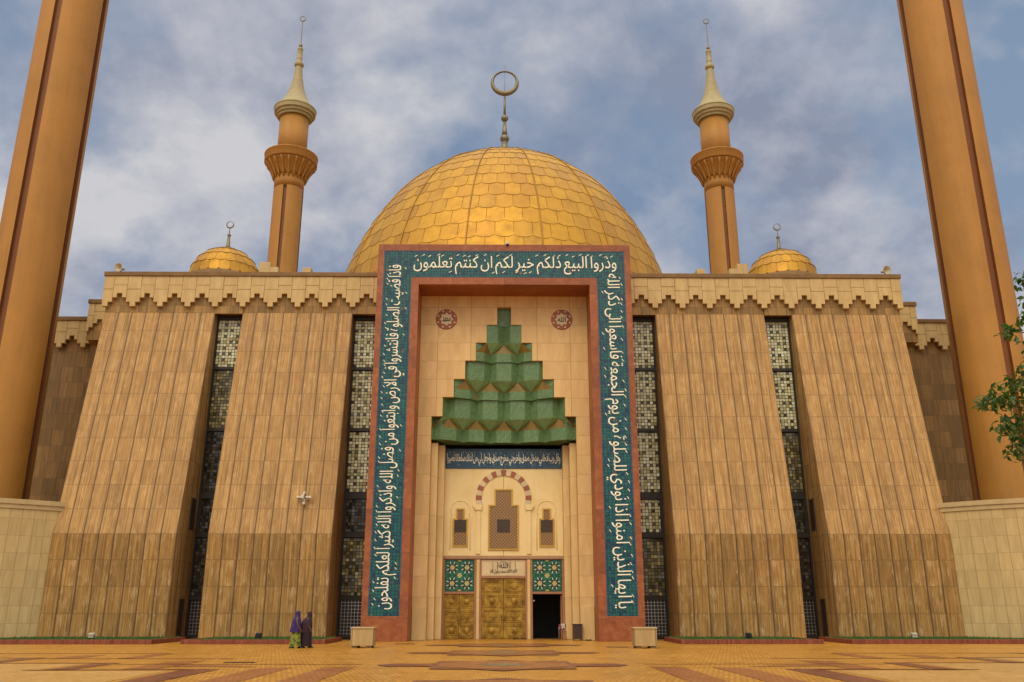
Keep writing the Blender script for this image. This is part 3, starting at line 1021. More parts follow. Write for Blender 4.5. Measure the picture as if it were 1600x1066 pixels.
def tier(k):
    """plan line of tier k: list of (x, y, tag) with tag 'v' valley or 'f' front corner"""
    w_ = HW[k - 1]
    yc = lambda x: YN + 0.44 + ARC[k - 1] * (1 - (x / w_) ** 2)
    pts = []
    n = -4
    while n <= 4:
        c = (n + ODD0[k]) * PITCH
        pts.append((c - PITCH / 2, 'v'))
        pts.append((c - 0.27 * PITCH, 'f'))
        pts.append((c + 0.27 * PITCH, 'f'))
        n += 1
    pts.append((c + PITCH / 2, 'v'))
    out = []
    for x, tg in pts:
        if abs(x) < w_ - 0.03:
            out.append((x, yc(x) - (0.40 if tg == 'f' and k > 1 else 0.0), tg))
    # clip ends: interpolate depth
    def at(x):
        for (xa, ta), (xb, tb_) in zip(pts, pts[1:]):
            if xa <= x <= xb:
                xa_, xb_ = max(-w_, xa), min(w_, xb)
                ya = -0.40 if ta == 'f' and k > 1 else 0
                yb_ = -0.40 if tb_ == 'f' and k > 1 else 0
                q = (x - xa) / (xb - xa)
                return YN + 0.44 + ya + (yb_ - ya) * q
        return YN + 0.44
    return [(-w_, at(-w_), 'e')] + out + [(w_, at(w_), 'e')]


hd = MB()
T = {k: tier(k) for k in range(1, 8)}
zb = {k: (HZ[k] if k < 7 else 11.75) for k in range(1, 8)}
DROP = 0.6
zt = {k: HZ[k - 1] - (DROP if k in (3, 5, 7) else 0) for k in range(1, 8)}
for k in range(1, 8):
    P_ = T[k]
    for (xa, ya, _), (xb, yb_, _) in zip(P_, P_[1:]):
        hd.add([(xa, ya, zb[k]), (xb, yb_, zb[k]), (xb, yb_, zt[k]), (xa, ya, zt[k])], [(0, 1, 2, 3)], 0)


def interp(P_, x):
    for (xa, ya, _), (xb, yb_, _) in zip(P_, P_[1:]):
        if xa <= x <= xb:
            return ya + (yb_ - ya) * (x - xa) / max(1e-6, xb - xa)
    return P_[0][1]


for k in range(1, 7):
    U, L = T[k], T[k + 1]
    wU, wL = HW[k - 1], HW[k]
    zu, zl = zb[k], zt[k + 1]
    if k + 1 in (3, 5, 7):
        # sloped facets: apexes are the valleys of the upper tier
        up = [(x, y) for x, y, tg in U if tg in ('v', 'e')]
        # each lower cell: from valley to valley
        lv = [(x, y) for x, y, tg in L if tg in ('v', 'e')]
        # brown up-triangles
        for (xa, ya), (xb, yb_) in zip(lv, lv[1:]):
            c = (xa + xb) / 2
            ap = min(up, key=lambda p: abs(p[0] - c))
            if xb - xa < 0.7 * PITCH:
                ap = (max(-wU, min(wU, c)), interp(U, max(-wU, min(wU, c))))
            mids = [(x, y) for x, y, tg in L if xa + 1e-4 < x < xb - 1e-4]
            chain = [(xa, ya)] + mids + [(xb, yb_)]
            for (p, q), (r_, s_) in zip(chain, chain[1:]):
                hd.add([(p, q, zl), (r_, s_, zl), (ap[0], ap[1] - 0.01, zu - 0.002)], [(0, 1, 2)], 1)
        # green down-triangles between the apexes
        aps = []
        for (xa, ya), (xb, yb_) in zip(lv, lv[1:]):
            c = (xa + xb) / 2
            if xb - xa < 0.7 * PITCH:
                ap = (max(-wU, min(wU, c)), interp(U, max(-wU, min(wU, c))))
            else:
                ap = min(up, key=lambda p: abs(p[0] - c))
            aps.append(ap)
        for i in range(1, len(lv) - 1):
            a0, a1 = aps[i - 1], aps[i]
            mids = [(x, y) for x, y, tg in U if a0[0] + 1e-4 < x < a1[0] - 1e-4]
            chain = [a0] + mids + [a1]
            for (p, q), (r_, s_) in zip(chain, chain[1:]):
                hd.add([(p, q, zu), (r_, s_, zu), (lv[i][0], lv[i][1], zl)], [(0, 2, 1)], 2)
    # level soffit under the upper tier, closing back to the lower face
    xs = sorted(set([round(x, 4) for x, _, _ in U] + [round(x, 4) for x, _, _ in L if abs(x) < wU]))
    zz = zu + 0.004
    for xa, xb in zip(xs, xs[1:]):
        ya, yb_ = interp(U, xa) - 0.0, interp(U, xb)
        la, lb = max(interp(L, xa), ya + 0.01), max(interp(L, xb), yb_ + 0.01)
        hd.add([(xa, ya, zz), (xb, yb_, zz), (xb, lb, zz), (xa, la, zz)], [(3, 2, 1, 0)], 0)
    if k + 1 in (3, 5, 7):
        for s in (-1, 1):
            edge = [(x, y) for x, y, _ in L if wU < s * x]
            edge = sorted(edge + [(s * wU, interp(L, s * wU))])
            for (p, q), (r_, s_) in zip(edge, edge[1:]):
                hd.add([(p, q, zl), (r_, s_, zl), (r_, s_, zu + 0.006), (p, q, zu + 0.006)], [(0, 1, 2, 3)], 0)
    # ceiling of the wider tier outside the upper one
    for s in (-1, 1):
        xa, xb = s * wU, s * wL
        hd.add([(xa, YN + 0.05, zz + 0.004), (xb, YN + 0.05, zz + 0.004), (xb, YN + 1.6, zz + 0.004), (xa, YN + 1.6, zz + 0.004)], [(0, 1, 2, 3)], 0)
# fringe under the lowest tier and the dark soffit over the doors
P_ = T[7]
for (xa, ya, _), (xb, yb_, _) in zip(P_, P_[1:]):
    hd.add([(xa, ya, zb[7]), (xb, yb_, zb[7]), (xb, 55.5, zb[7] + 0.003), (xa, 55.5, zb[7] + 0.003)], [(3, 2, 1, 0)], 0)
hd.build('muqarnas_hood', ['hood', 'hood_brown', 'hood_edge'], mosque)
hb = MB()
hb.box(-5.0, 5.0, 55.46, 55.7, 11.76, 21.0)
hb.build('hood_backing', 'dark', mosque)

# roundels
for s, txt in ((-1, 'محمد'), (1, 'الله')):
    cx, cz, rr_ = s * 3.68, 19.42 + 0.0, 0.68
    rb = MB()
    rb.lathe([(rr_, 0), (rr_, 0.03), (rr_ - 0.03, 0.045)], (cx, YN - 0.0, cz), 40, 0, True, (0, -1, 0))
    ro = rb.build('roundel', 'voussoir_red', mosque)
    sb_ = MB()
    st8 = [(cx + (0.45 if k % 2 == 0 else 0.33) * math.cos(math.pi * k / 8), cz + (0.45 if k % 2 == 0 else 0.33) * math.sin(math.pi * k / 8)) for k in range(16)]
    sb_.prism(st8, YN - 0.056, YN - 0.046)
    for k in range(8):
        a = math.pi * (k + 0.5) / 4
        sb_.lathe([(0.06, 0), (0.06, 0.012)], (cx + 0.56 * math.cos(a), YN - 0.046, cz + 0.56 * math.sin(a)), 10, 0, False, (0, -1, 0))
    sb_.build('star', 'voussoir_cream', ro)
    lettering('lettering', txt, 'ink', ro, (cx, cz), 0.52, 0.34, 0, depth=0.012, y=YN - 0.057, bold=0.02)

# wall over the doors
YD = 55.5
ew = MB()
ew.box(-3.7, 3.7, YD, YD + 0.4, 4.86, 10.24)
entrance = ew.build('entrance_wall', 'plaster', mosque)
for s in (-1, 1):
    et = MB()
    et.box(s * 1.86, s * 1.90, YD - 0.03, YD, 7.8, 10.2)           # panel edges
    et.box(s * 1.44, s * 1.70, YD - 0.09, YD, 4.98, 7.62)          # slim pilasters
    et.prism([(s * 1.40, 7.64), (s * 1.74, 7.64), (s * 1.90, 7.86), (s * 1.90, 7.98), (s * 1.34, 7.98), (s * 1.34, 7.86)], YD - 0.14, YD)
    # blind keyhole arch line round the side windows
    cx = s * 2.69
    arc = [(cx + 0.60 * math.cos(math.pi * (q / 20 * 1.3 - 0.15)), 7.62 + 0.60 * math.sin(math.pi * (q / 20 * 1.3 - 0.15))) for q in range(21)]
    path = [(cx + 0.62, 5.2), (cx + 0.62, 7.1)] + arc + [(cx - 0.62, 7.1), (cx - 0.62, 5.2)]
    et.tube([(x, YD - 0.012, z) for x, z in path], 0.022, 6)
    et.build('wall_moulding', 'plaster', entrance)
nv = 19
ab = MB()
ca_, cz_ = 0.0, 8.42
for k in range(nv):
    a0 = math.pi * (-0.10 + 1.20 * k / nv)
    a1 = math.pi * (-0.10 + 1.20 * (k + 1) / nv)
    ps = []
    for q in range(4):
        a = a0 + (a1 - a0) * q / 3
        ps.append((1.74 * math.cos(a), cz_ + 1.74 * math.sin(a)))
    for q in range(3, -1, -1):
        a = a0 + (a1 - a0) * q / 3
        ps.append((1.38 * math.cos(a), cz_ + 1.38 * math.sin(a)))
    ab.prism(ps, YD - (0.07 if k % 2 == 0 else 0.066), YD, k % 2)
ab.build('horseshoe_arch', ['voussoir_cream', 'voussoir_red'], entrance)


def screen(cx, wl_, wu_, z0, z1, z2, sq):
    poly = lambda e: [(cx - wl_ + e, z0 + e), (cx + wl_ - e, z0 + e), (cx + wl_ - e, z1 - e), (cx + wu_ - e, z1 - e), (cx + wu_ - e, z2 - e), (cx - wu_ + e, z2 - e), (cx - wu_ + e, z1 - e), (cx - wl_ + e, z1 - e)]
    a = MB()
    po, pi_ = poly(0), poly(0.09)
    for i in range(8):
        j = (i + 1) % 8
        a.prism([po[i], po[j], pi_[j], pi_[i]], YD - 0.07, YD)
    so_ = a.build('lattice_window', 'gold_frame', entrance)
    MB().prism(poly(0.09), YD - 0.03, YD - 0.002).build('lattice_panel', 'lattice', so_)
    MB().box(cx - sq[0], cx + sq[0], YD - 0.05, YD - 0.031, sq[1], sq[2]).build('dark_pane', 'hatch', so_)


screen(0.0, 0.95, 0.57, 5.2, 7.97, 8.95, (0.40, 6.27, 7.07))
for s in (-1, 1):
    screen(s * 2.69, 0.48, 0.27, 5.4, 7.12, 7.75, (0.36, 6.28, 7.06))

ip = MB().box(-3.7, 3.7, YD - 0.05, YD + 0.3, 10.24, 11.5).build('inscription_panel', 'navy', mosque)
lettering('lettering', 'وقل رب ادخلني مدخل صدق واخرجني مخرج صدق واجعل لي من لدنك سلطانا نصيرا', 'letter', ip, (0, 10.82), 7.2, 0.80, 0, depth=0.02, y=YD - 0.051, bold=0.014, marks=26)

db = MB()
db.box(-3.7, 3.7, YD - 0.12, YD + 0.3, 4.64, 4.86)
for x0, x1 in ((-3.7, -3.58), (-1.78, -1.64), (-1.46, -1.34), (1.34, 1.46), (1.64, 1.78), (3.58, 3.7)):
    db.box(x0, x1, YD - 0.10, YD + 0.3, 0, 4.64)
db.box(-3.58, -1.78, YD - 0.08, YD + 0.3, 2.60, 2.74)
db.box(1.78, 3.58, YD - 0.08, YD + 0.3, 2.60, 2.74)
db.box(-1.34, 1.34, YD - 0.08, YD + 0.3, 3.52, 3.68)
dfrm = db.build('door_surround', 'redtrim', mosque, bevel=0.012)
lb = MB().box(-3.7, 3.7, YD - 0.16, YD - 0.121, 4.68, 4.83)
lb.build('lintel_moulding', 'lintel', dfrm)
for s in (-1, 1):
    MB().box(s * 1.462, s * 1.638, YD - 0.16, YD + 0.3, 0.0, 4.63).build('marble_post', 'jamb', dfrm)

# star tile panels over the side doors
def star_poly(cx, cz, ro, ri, n, ph=0.0):
    return [(cx + (ro if k % 2 == 0 else ri) * math.cos(math.pi * k / n + ph), cz + (ro if k % 2 == 0 else ri) * math.sin(math.pi * k / n + ph)) for k in range(2 * n)]


M['z_white'] = plain('white_zellige', (0.60, 0.64, 0.50), 0.3)
M['z_green'] = plain('green_zellige', (0.012, 0.17, 0.085), 0.25, var=0.3)
M['z_teal'] = plain('deep_green_zellige', (0.008, 0.075, 0.045), 0.25, var=0.3)
M['z_black'] = plain('black_zellige', (0.02, 0.025, 0.02), 0.25)
M['z_yellow'] = plain('yellow_zellige', (0.52, 0.36, 0.05), 0.25)


def tile_panel(cx):
    z0, z1 = 2.75, 4.63
    hw = 0.89
    cz = (z0 + z1) / 2
    b_ = MB()
    b_.box(cx - hw, cx + hw, YD - 0.03, YD + 0.3, z0, z1, 2)
    y0, y1 = YD - 0.042, YD - 0.031

    def clip_ok(p):
        return all(cx - hw + 0.01 <= x <= cx + hw - 0.01 and z0 + 0.01 <= z <= z1 - 0.01 for x, z in p)

    def put(p, mi, dy=0.0):
        p = [(min(max(x, cx - hw + 0.02), cx + hw - 0.02), min(max(z, z0 + 0.02), z1 - 0.02)) for x, z in p]
        ar = abs(sum(p[i][0] * p[(i + 1) % len(p)][1] - p[(i + 1) % len(p)][0] * p[i][1] for i in range(len(p))))
        if ar > 0.0015:
            b_.prism(p, y0 - dy, y1, mi)
    for ix in (-1, 1):
        for iz in (-1, 1):
            qx, qz = cx + ix * 0.45, cz + iz * 0.47
            put(star_poly(qx, qz, 0.175, 0.10, 8), 0)
            put(star_poly(qx, qz, 0.14, 0.08, 8), 4, 0.002)
            for k in range(8):
                a = math.pi * k / 4
                ux, uz = math.cos(a), math.sin(a)
                vx, vz = -uz, ux
                kite = lambda r0, r1, wd, rm: [(qx + ux * r0, qz + uz * r0), (qx + ux * rm + vx * wd, qz + uz * rm + vz * wd), (qx + ux * r1, qz + uz * r1), (qx + ux * rm - vx * wd, qz + uz * rm - vz * wd)]
                put(kite(0.145, 0.30, 0.07, 0.23), 3)
                a2 = a + math.pi / 8
                ux, uz = math.cos(a2), math.sin(a2)
                vx, vz = -uz, ux
                put(kite(0.19, 0.41, 0.034, 0.30), 0)
                ux, uz = math.cos(a), math.sin(a)
                vx, vz = -uz, ux
                put(kite(0.315, 0.50, 0.09, 0.40), 1)
    put(star_poly(cx, cz, 0.18, 0.10, 8), 0)
    put(star_poly(cx, cz, 0.145, 0.08, 8), 4, 0.002)
    for k in range(8):
        a = math.pi * k / 4 + math.pi / 8
        ux, uz = math.cos(a), math.sin(a)
        vx, vz = -uz, ux
        put([(cx + ux * 0.15, cz + uz * 0.15), (cx + ux * 0.22 + vx * 0.06, cz + uz * 0.22 + vz * 0.06), (cx + ux * 0.32, cz + uz * 0.32), (cx + ux * 0.22 - vx * 0.06, cz + uz * 0.22 - vz * 0.06)], 1, 0.003)
    for s in (-1, 1):
        put(star_poly(cx + s * 0.89, cz, 0.16, 0.09, 8), 1)
        put(star_poly(cx, cz + s * 0.94, 0.16, 0.09, 8), 4)
    return b_.build('star_tile_panel', ['z_white', 'z_green', 'z_teal', 'z_black', 'z_yellow'], mosque)


tile_panel(-2.68)
tile_panel(2.68)
sg = MB().box(-1.34, 1.34, YD - 0.04, YD + 0.3, 3.68, 4.62).build('sign_panel', 'voussoir_cream', mosque)
lettering('lettering', 'لا اله الا الله محمد رسول الله', 'ink', sg, (0.02, 3.92), 1.66, 0.30, 0, depth=0.012, y=YD - 0.041, bold=0.012)
lettering('lettering', 'الله', 'ink', sg, (0.02, 4.28), 0.55, 0.32, 0, depth=0.012, y=YD - 0.041, bold=0.02)
sk = MB()
for x, h in ((-0.66, 4.5), (-0.38, 4.5), (0.40, 4.5), (0.72, 4.5)):
    sk.box(x, x + 0.026, YD - 0.053, YD - 0.0405, 3.9, h)
arc = [(0.02 + 0.36 * math.cos(math.pi * q / 16), 4.16 + 0.34 * math.sin(math.pi * q / 16)) for q in range(17)]
sk.tube([(x, YD - 0.045, z) for x, z in arc], 0.012, 6)
sk.build('lettering', 'ink', sg)


# doors
def leaf(x0, x1, z1, rows, name='door'):
    b_ = MB()
    b_.box(x0, x1, YD + 0.02, YD + 0.1, 0.02, z1)
    d = b_.build(name, 'brass', mosque, bevel=0.01)
    W_ = x1 - x0
    hstep = (z1 - 0.1) / rows
    for r_ in range(rows):
        za, zb_ = 0.06 + r_ * hstep + 0.05, 0.06 + (r_ + 1) * hstep - 0.05
        xa, xb = x0 + 0.08, x1 - 0.08
        cx, cz = (xa + xb) / 2, (za + zb_) / 2
        e = MB()
        for (d0, d1, y_) in ((0.0, 0.05, 0.0), (0.09, 0.13, 0.008)):
            e.box(xa + d0, xb - d0, YD - 0.012 - y_, YD + 0.02, za + d0, za + d1)
            e.box(xa + d0, xb - d0, YD - 0.012 - y_, YD + 0.02, zb_ - d1, zb_ - d0)
            e.box(xa + d0, xa + d1, YD - 0.010 - y_, YD + 0.02, za + d1, zb_ - d1)
            e.box(xb - d1, xb - d0, YD - 0.010 - y_, YD + 0.02, za + d1, zb_ - d1)
        hw, hh = W_ * 0.2, (zb_ - za) * 0.26
        if r_ % 2 == 0:
            e.lathe([(min(hw, hh), -0.02), (min(hw, hh), 0.02), (min(hw, hh) * 0.55, 0.05), (0.01, 0.07)], (cx, YD, cz), 16, 0, True, (0, -1, 0))
        else:
            e.prism([(cx - hw, cz), (cx, cz - hh), (cx + hw, cz), (cx, cz + hh)], YD - 0.03, YD + 0.02)
            e.prism([(cx - hw * .5, cz), (cx, cz - hh * .5), (cx + hw * .5, cz), (cx, cz + hh * .5)], YD - 0.05, YD - 0.03)
        e.build('door_panel', 'brass', d, bevel=0.008)
    return d


for x0, x1, z1, rows, hx in ((-1.34, -0.012, 3.52, 4, -0.1), (0.012, 1.34, 3.52, 4, 0.1), (-3.58, -2.69, 2.6, 3, -2.77), (-2.67, -1.78, 2.6, 3, -2.59)):
    d = leaf(x0, x1, z1, rows)
    h = MB()
    h.tube([(hx, YD + 0.0, 1.05), (hx, YD - 0.07, 1.08), (hx, YD - 0.07, 1.32), (hx, YD + 0.0, 1.35)], 0.016, 6)
    h.build('door_handle', 'black', d)
# open right doorway: a dark lobby and the leaf standing open inside
rm = MB()
rm.box(1.6, 1.7, YD + 0.3, 59.5, 0, 3.2)
rm.box(3.66, 3.76, YD + 0.3, 59.5, 0, 3.2)
rm.box(1.6, 3.76, 59.5, 59.6, 0, 3.2)
rm.box(1.7, 3.66, YD + 0.3, 59.5, 2.74, 3.2)
rm.box(1.7, 3.66, YD + 0.3, 59.5, 0.006, 0.012)
rm.build('dark_lobby', 'dark', mosque)
rl = MB().box(3.5, 3.56, YD + 0.12, YD + 1.0, 0.02, 2.58)
rl.build('door', 'redtrim', mosque)
lk = MB().lathe([(0.05, 0), (0.05, 0.02), (0.02, 0.05)], (1.86, YD - 0.05, 2.2), 10, 0, True, (0, -1, 0))
lk.build('wall_lamp', 'white', dfrm)
# wall closing the space behind doors and sides
bw = MB()
bw.box(-7.6, -1.55, 57.0, 57.4, 0, 21)
bw.box(3.8, 7.6, 57.0, 57.4, 0, 21)
bw.build('lobby_wall', 'dark', mosque)

# ------------------------------------------------------------------ domes
def dome(name, cx, cy, z0, a, b, rows_h, around, ribs, tilt, parent, finial, small=False):
    core = MB()
    prof = [(a * math.cos(q * math.pi / 2 / 40) + 1e-3, z0 + b * math.sin(q * math.pi / 2 / 40)) for q in range(41)]
    core.lathe([(r * (0.965 if small else 0.993), z - (0.06 if small else 0.05)) for r, z in prof], (cx, cy, 0), 96)
    root = core.build(name, 'gold_seam', parent)
    # arc length table
    N = 400
    tab = [0.0]
    P2 = lambda q: (a * math.cos(q), z0 + b * math.sin(q))
    qs = [i / N * math.pi / 2 for i in range(N + 1)]
    for i in range(N):
        r0, zz0 = P2(qs[i]); r1, zz1 = P2(qs[i + 1])
        tab.append(tab[-1] + math.hypot(r1 - r0, zz1 - zz0))
    tot = tab[-1]

    def at(sv):
        sv = min(max(sv, 0), tot)
        lo, hi = 0, N
        while hi - lo > 1:
            mid = (lo + hi) // 2
            if tab[mid] > sv: hi = mid
            else: lo = mid
        f_ = (sv - tab[lo]) / max(1e-9, tab[hi] - tab[lo])
        return qs[lo] + (qs[hi] - qs[lo]) * f_
    sh = MB()
    sh.tint = []
    rr = random.Random(5 if not small else 9)
    nrow = int(tot / rows_h)
    lift = 0.025 if not small else 0.012
    for j in range(nrow):
        s0, s1 = j * rows_h, (j + 1) * rows_h + rows_h * 0.26
        if s1 > tot - 0.3 * rows_h: s1 = tot - 0.02
        n = around
        r_here = P2(at(s0))[0]
        while 2 * math.pi * r_here / n < rows_h * 0.30 and n > 8:
            n //= 2
        for i in range(n):
            ph = (i + (0.5 if j % 2 else 0.0)) / n * 2 * math.pi + tilt
            dph = 2 * math.pi / n
            pts = []
            e = lift * rr.uniform(0.8, 1.25)
            for u_, sv, l_ in ((0, s1, 0.0), (0, s0 + 0.11 * rows_h, 0.83), (0.28, s0, 1.0), (0.72, s0, 1.0), (1, s0 + 0.11 * rows_h, 0.83), (1, s1, 0.0), (0.5, s1, 0.0)):
                q = at(sv)
                r_, z_ = P2(q)
                nx, nz = math.cos(q) / a, math.sin(q) / b
                nl = math.hypot(nx, nz)
                ll = e * l_ + (0.012 if not small else 0.006)
                r2, z2 = r_ + nx / nl * ll, z_ + nz / nl * ll
                g_ = 0.012
                A = ph + dph * (u_ * (1 - 2 * g_) + g_)
                pts.append((cx + r2 * math.cos(A), cy + r2 * math.sin(A), z2))
            sh.add(pts, [(0, 1, 2, 6), (2, 3, 6), (3, 4, 5, 6)])
            tv = rr.random()
            sh.tint += [tv] * 3
    sh.build('tile_shell', 'gold', root)
    for k in range(ribs):
        A = 2 * math.pi * (k + 0.5) / ribs + math.pi / 2
        pth = []
        for i in range(0, 33):
            q = i / 32 * math.pi / 2 * 0.97
            r_, z_ = P2(q)
            nx, nz = math.cos(q) / a, math.sin(q) / b
            nl = math.hypot(nx, nz)
            pth.append((cx + (r_ + nx / nl * 0.06) * math.cos(A), cy + (r_ + nx / nl * 0.06) * math.sin(A), z_ + nz / nl * 0.06))
        MB().tube(pth, 0.065, 6).build('seam_rib', 'gold_seam', root)
    fb = MB()
    finial(fb, cx, cy, z0 + b)
    fb.build('crescent_finial', 'lead', root)
    return root


def big_finial(fb, cx, cy, z):
    fb.lathe([(1.6, -0.15), (1.3, 0.2), (0.75, 0.6), (0.5, 1.2), (0.40, 2.0), (0.34, 2.8)], (cx, cy, z), 24)
    def ball(zc, r_):
        fb.lathe([(max(0.02, r_ * math.cos(q)), r_ * math.sin(q)) for q in [(-90 + 15 * i) * math.pi / 180 for i in range(13)]], (cx, cy, z + zc), 20)
    ball(3.2, 0.52)
    fb.lathe([(0.33, 3.62), (0.27, 4.2), (0.16, 5.45)], (cx, cy, z), 16)
    ball(5.85, 0.42)
    fb.lathe([(0.14, 6.2), (0.11, 8.95)], (cx, cy, z), 12)
    fb.crescent((cx, cy, z + 10.5), 1.66, 1.27, 0.25, 0.30)
    fb.tube([(cx, cy, z + 9.0), (cx, cy, z + 13.0)], 0.022, 5)


def small_finial(fb, cx, cy, z):
    fb.lathe([(0.22, -0.03), (0.15, 0.3), (0.10, 1.08)], (cx, cy, z), 14)
    fb.lathe([(0.02, 1.06), (0.13, 1.14), (0.14, 1.24), (0.03, 1.36)], (cx, cy, z), 14)
    fb.lathe([(0.035, 1.3), (0.035, 1.78)], (cx, cy, z), 8)
    fb.crescent((cx, cy, z + 2.08), 0.31, 0.225, 0.05, 0.06, 28)


dome('main_dome', 0, 89, 24.6, 18.6, 25.5, 1.78, 64, 16, math.pi / 2 + math.pi / 16, mosque, big_finial)
db_ = MB()
db_.lathe([(19.0, 22.85), (19.0, 24.5), (18.7, 24.7), (18.4, 24.75)], (0, 89, 0), 96)
db_.build('dome_base_ring', 'cream', mosque)
for s in (-1, 1):
    dome('corner_dome', s * 21.45, 63, 25.75, 2.68, 2.65, 0.82, 22, 0, 0.0, mosque, small_finial, True)
    cr = MB().lathe([(2.9, 22.8), (2.9, 25.6), (2.75, 25.75), (2.5, 25.8)], (s * 21.45, 63, 0), 48)
    cr.build('dome_drum', 'coping', mosque)

# ------------------------------------------------------------------ minarets
mn = thing('minaret', (-33, 57, 0), 'huge near ochre minaret shaft on the left, cut by the picture top', 'minaret', 'four ochre minarets at the corners of the mosque')
MX, MY = -33, 57
Rm = 2.23
sec = []
hg = math.asin(0.27 / Rm)
for k in range(4):
    A = -math.pi / 2 + k * math.pi / 2
    sec += [(A - hg, Rm), (A - hg, Rm - 0.26), (A + hg, Rm - 0.26), (A + hg, Rm)]
    for i in range(1, 16):
        sec.append((A + hg + (math.pi / 2 - 2 * hg) * i / 16, Rm))
n = len(sec)
sh = MB()
z0_, z1_ = 0.0, 63.0
v0 = [(MX + r_ * math.cos(a), MY + r_ * math.sin(a), z0_) for a, r_ in sec]
v1 = [(x, y, z1_) for x, y, _ in v0]
vv = v0 + v1
for i in range(n):
    j = (i + 1) % n
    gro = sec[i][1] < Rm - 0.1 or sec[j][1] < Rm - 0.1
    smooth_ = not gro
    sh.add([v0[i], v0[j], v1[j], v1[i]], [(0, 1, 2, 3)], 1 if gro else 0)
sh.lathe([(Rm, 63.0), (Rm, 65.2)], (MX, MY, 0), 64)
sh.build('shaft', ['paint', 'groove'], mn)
bl = MB()
bl.lathe([(Rm + 0.002, 64.9), (2.45, 65.4), (2.9, 66.2), (3.45, 67.0), (3.8, 67.35)], (MX, MY, 0), 64)
bl.lathe([(3.9, 67.35), (3.98, 67.45), (3.98, 68.55), (4.05, 68.6), (4.05, 68.75), (3.7, 68.75), (3.65, 67.8)], (MX, MY, 0), 64)
bal = bl.build('balcony', 'paint', mn)
for k in range(20):
    A = 2 * math.pi * (k + 0.5) / 20
    ca, sa = math.cos(A), math.sin(A)
    pts = [(2.35, 64.5), (2.5, 65.0), (2.72, 65.6), (3.15, 66.5), (3.72, 67.25)]
    b_ = MB()
    b_.tube([(MX + r_ * ca, MY + r_ * sa, z) for r_, z in pts], [0.10, 0.15, 0.15, 0.16, 0.2], 8)
    b_.build('bracket', 'paint', bal)
us = MB()
us.lathe([(Rm, 67.6), (Rm, 75.6)], (MX, MY, 0), 64)
us.build('upper_shaft', 'paint', mn)
sp = MB()
sp.lathe([(2.3, 75.3), (2.55, 75.32), (2.62, 75.7), (2.85, 75.74), (2.92, 76.15), (3.15, 76.2), (3.22, 76.75), (3.26, 76.8)], (MX, MY, 0), 48, smooth=False)
sp.lathe([(3.26, 76.8), (3.3, 76.95), (2.82, 77.45), (2.35, 78.05), (1.92, 78.75), (1.54, 79.6), (1.22, 80.6), (0.95, 81.7), (0.74, 82.9), (0.58, 84.3), (0.52, 84.95)], (MX, MY, 0), 48)
sp.lathe([(0.52, 84.95), (0.70, 85.1), (0.75, 85.4), (0.68, 85.65), (0.44, 85.8), (0.42, 86.4), (0.46, 86.5), (0.40, 86.6), (0.40, 88.1), (0.46, 88.2), (0.42, 88.45), (0.15, 88.55)], (MX, MY, 0), 32)
sp.build('spire', 'spire', mn)
ff = MB()
ff.lathe([(0.08, 88.5), (0.28, 88.8), (0.3, 89.0), (0.2, 89.25), (0.09, 89.4), (0.06, 93.6)], (MX, MY, 0), 14)
ff.crescent((MX, MY, 94.06), 0.52, 0.37, 0.07, 0.1, 28)
ff.build('crescent_finial', 'lead', mn)
for lx, ly, lab in ((33, 57, 'huge near ochre minaret shaft on the right, behind the leafy tree'),
                    (-33, 121.5, 'far ochre minaret with balcony and spire, left of the golden main dome'),
                    (33, 121.5, 'far ochre minaret with balcony and spire, right of the golden main dome')):
    c = clone(mn)
    c.location = (lx, ly, 0)
    c['label'] = lab

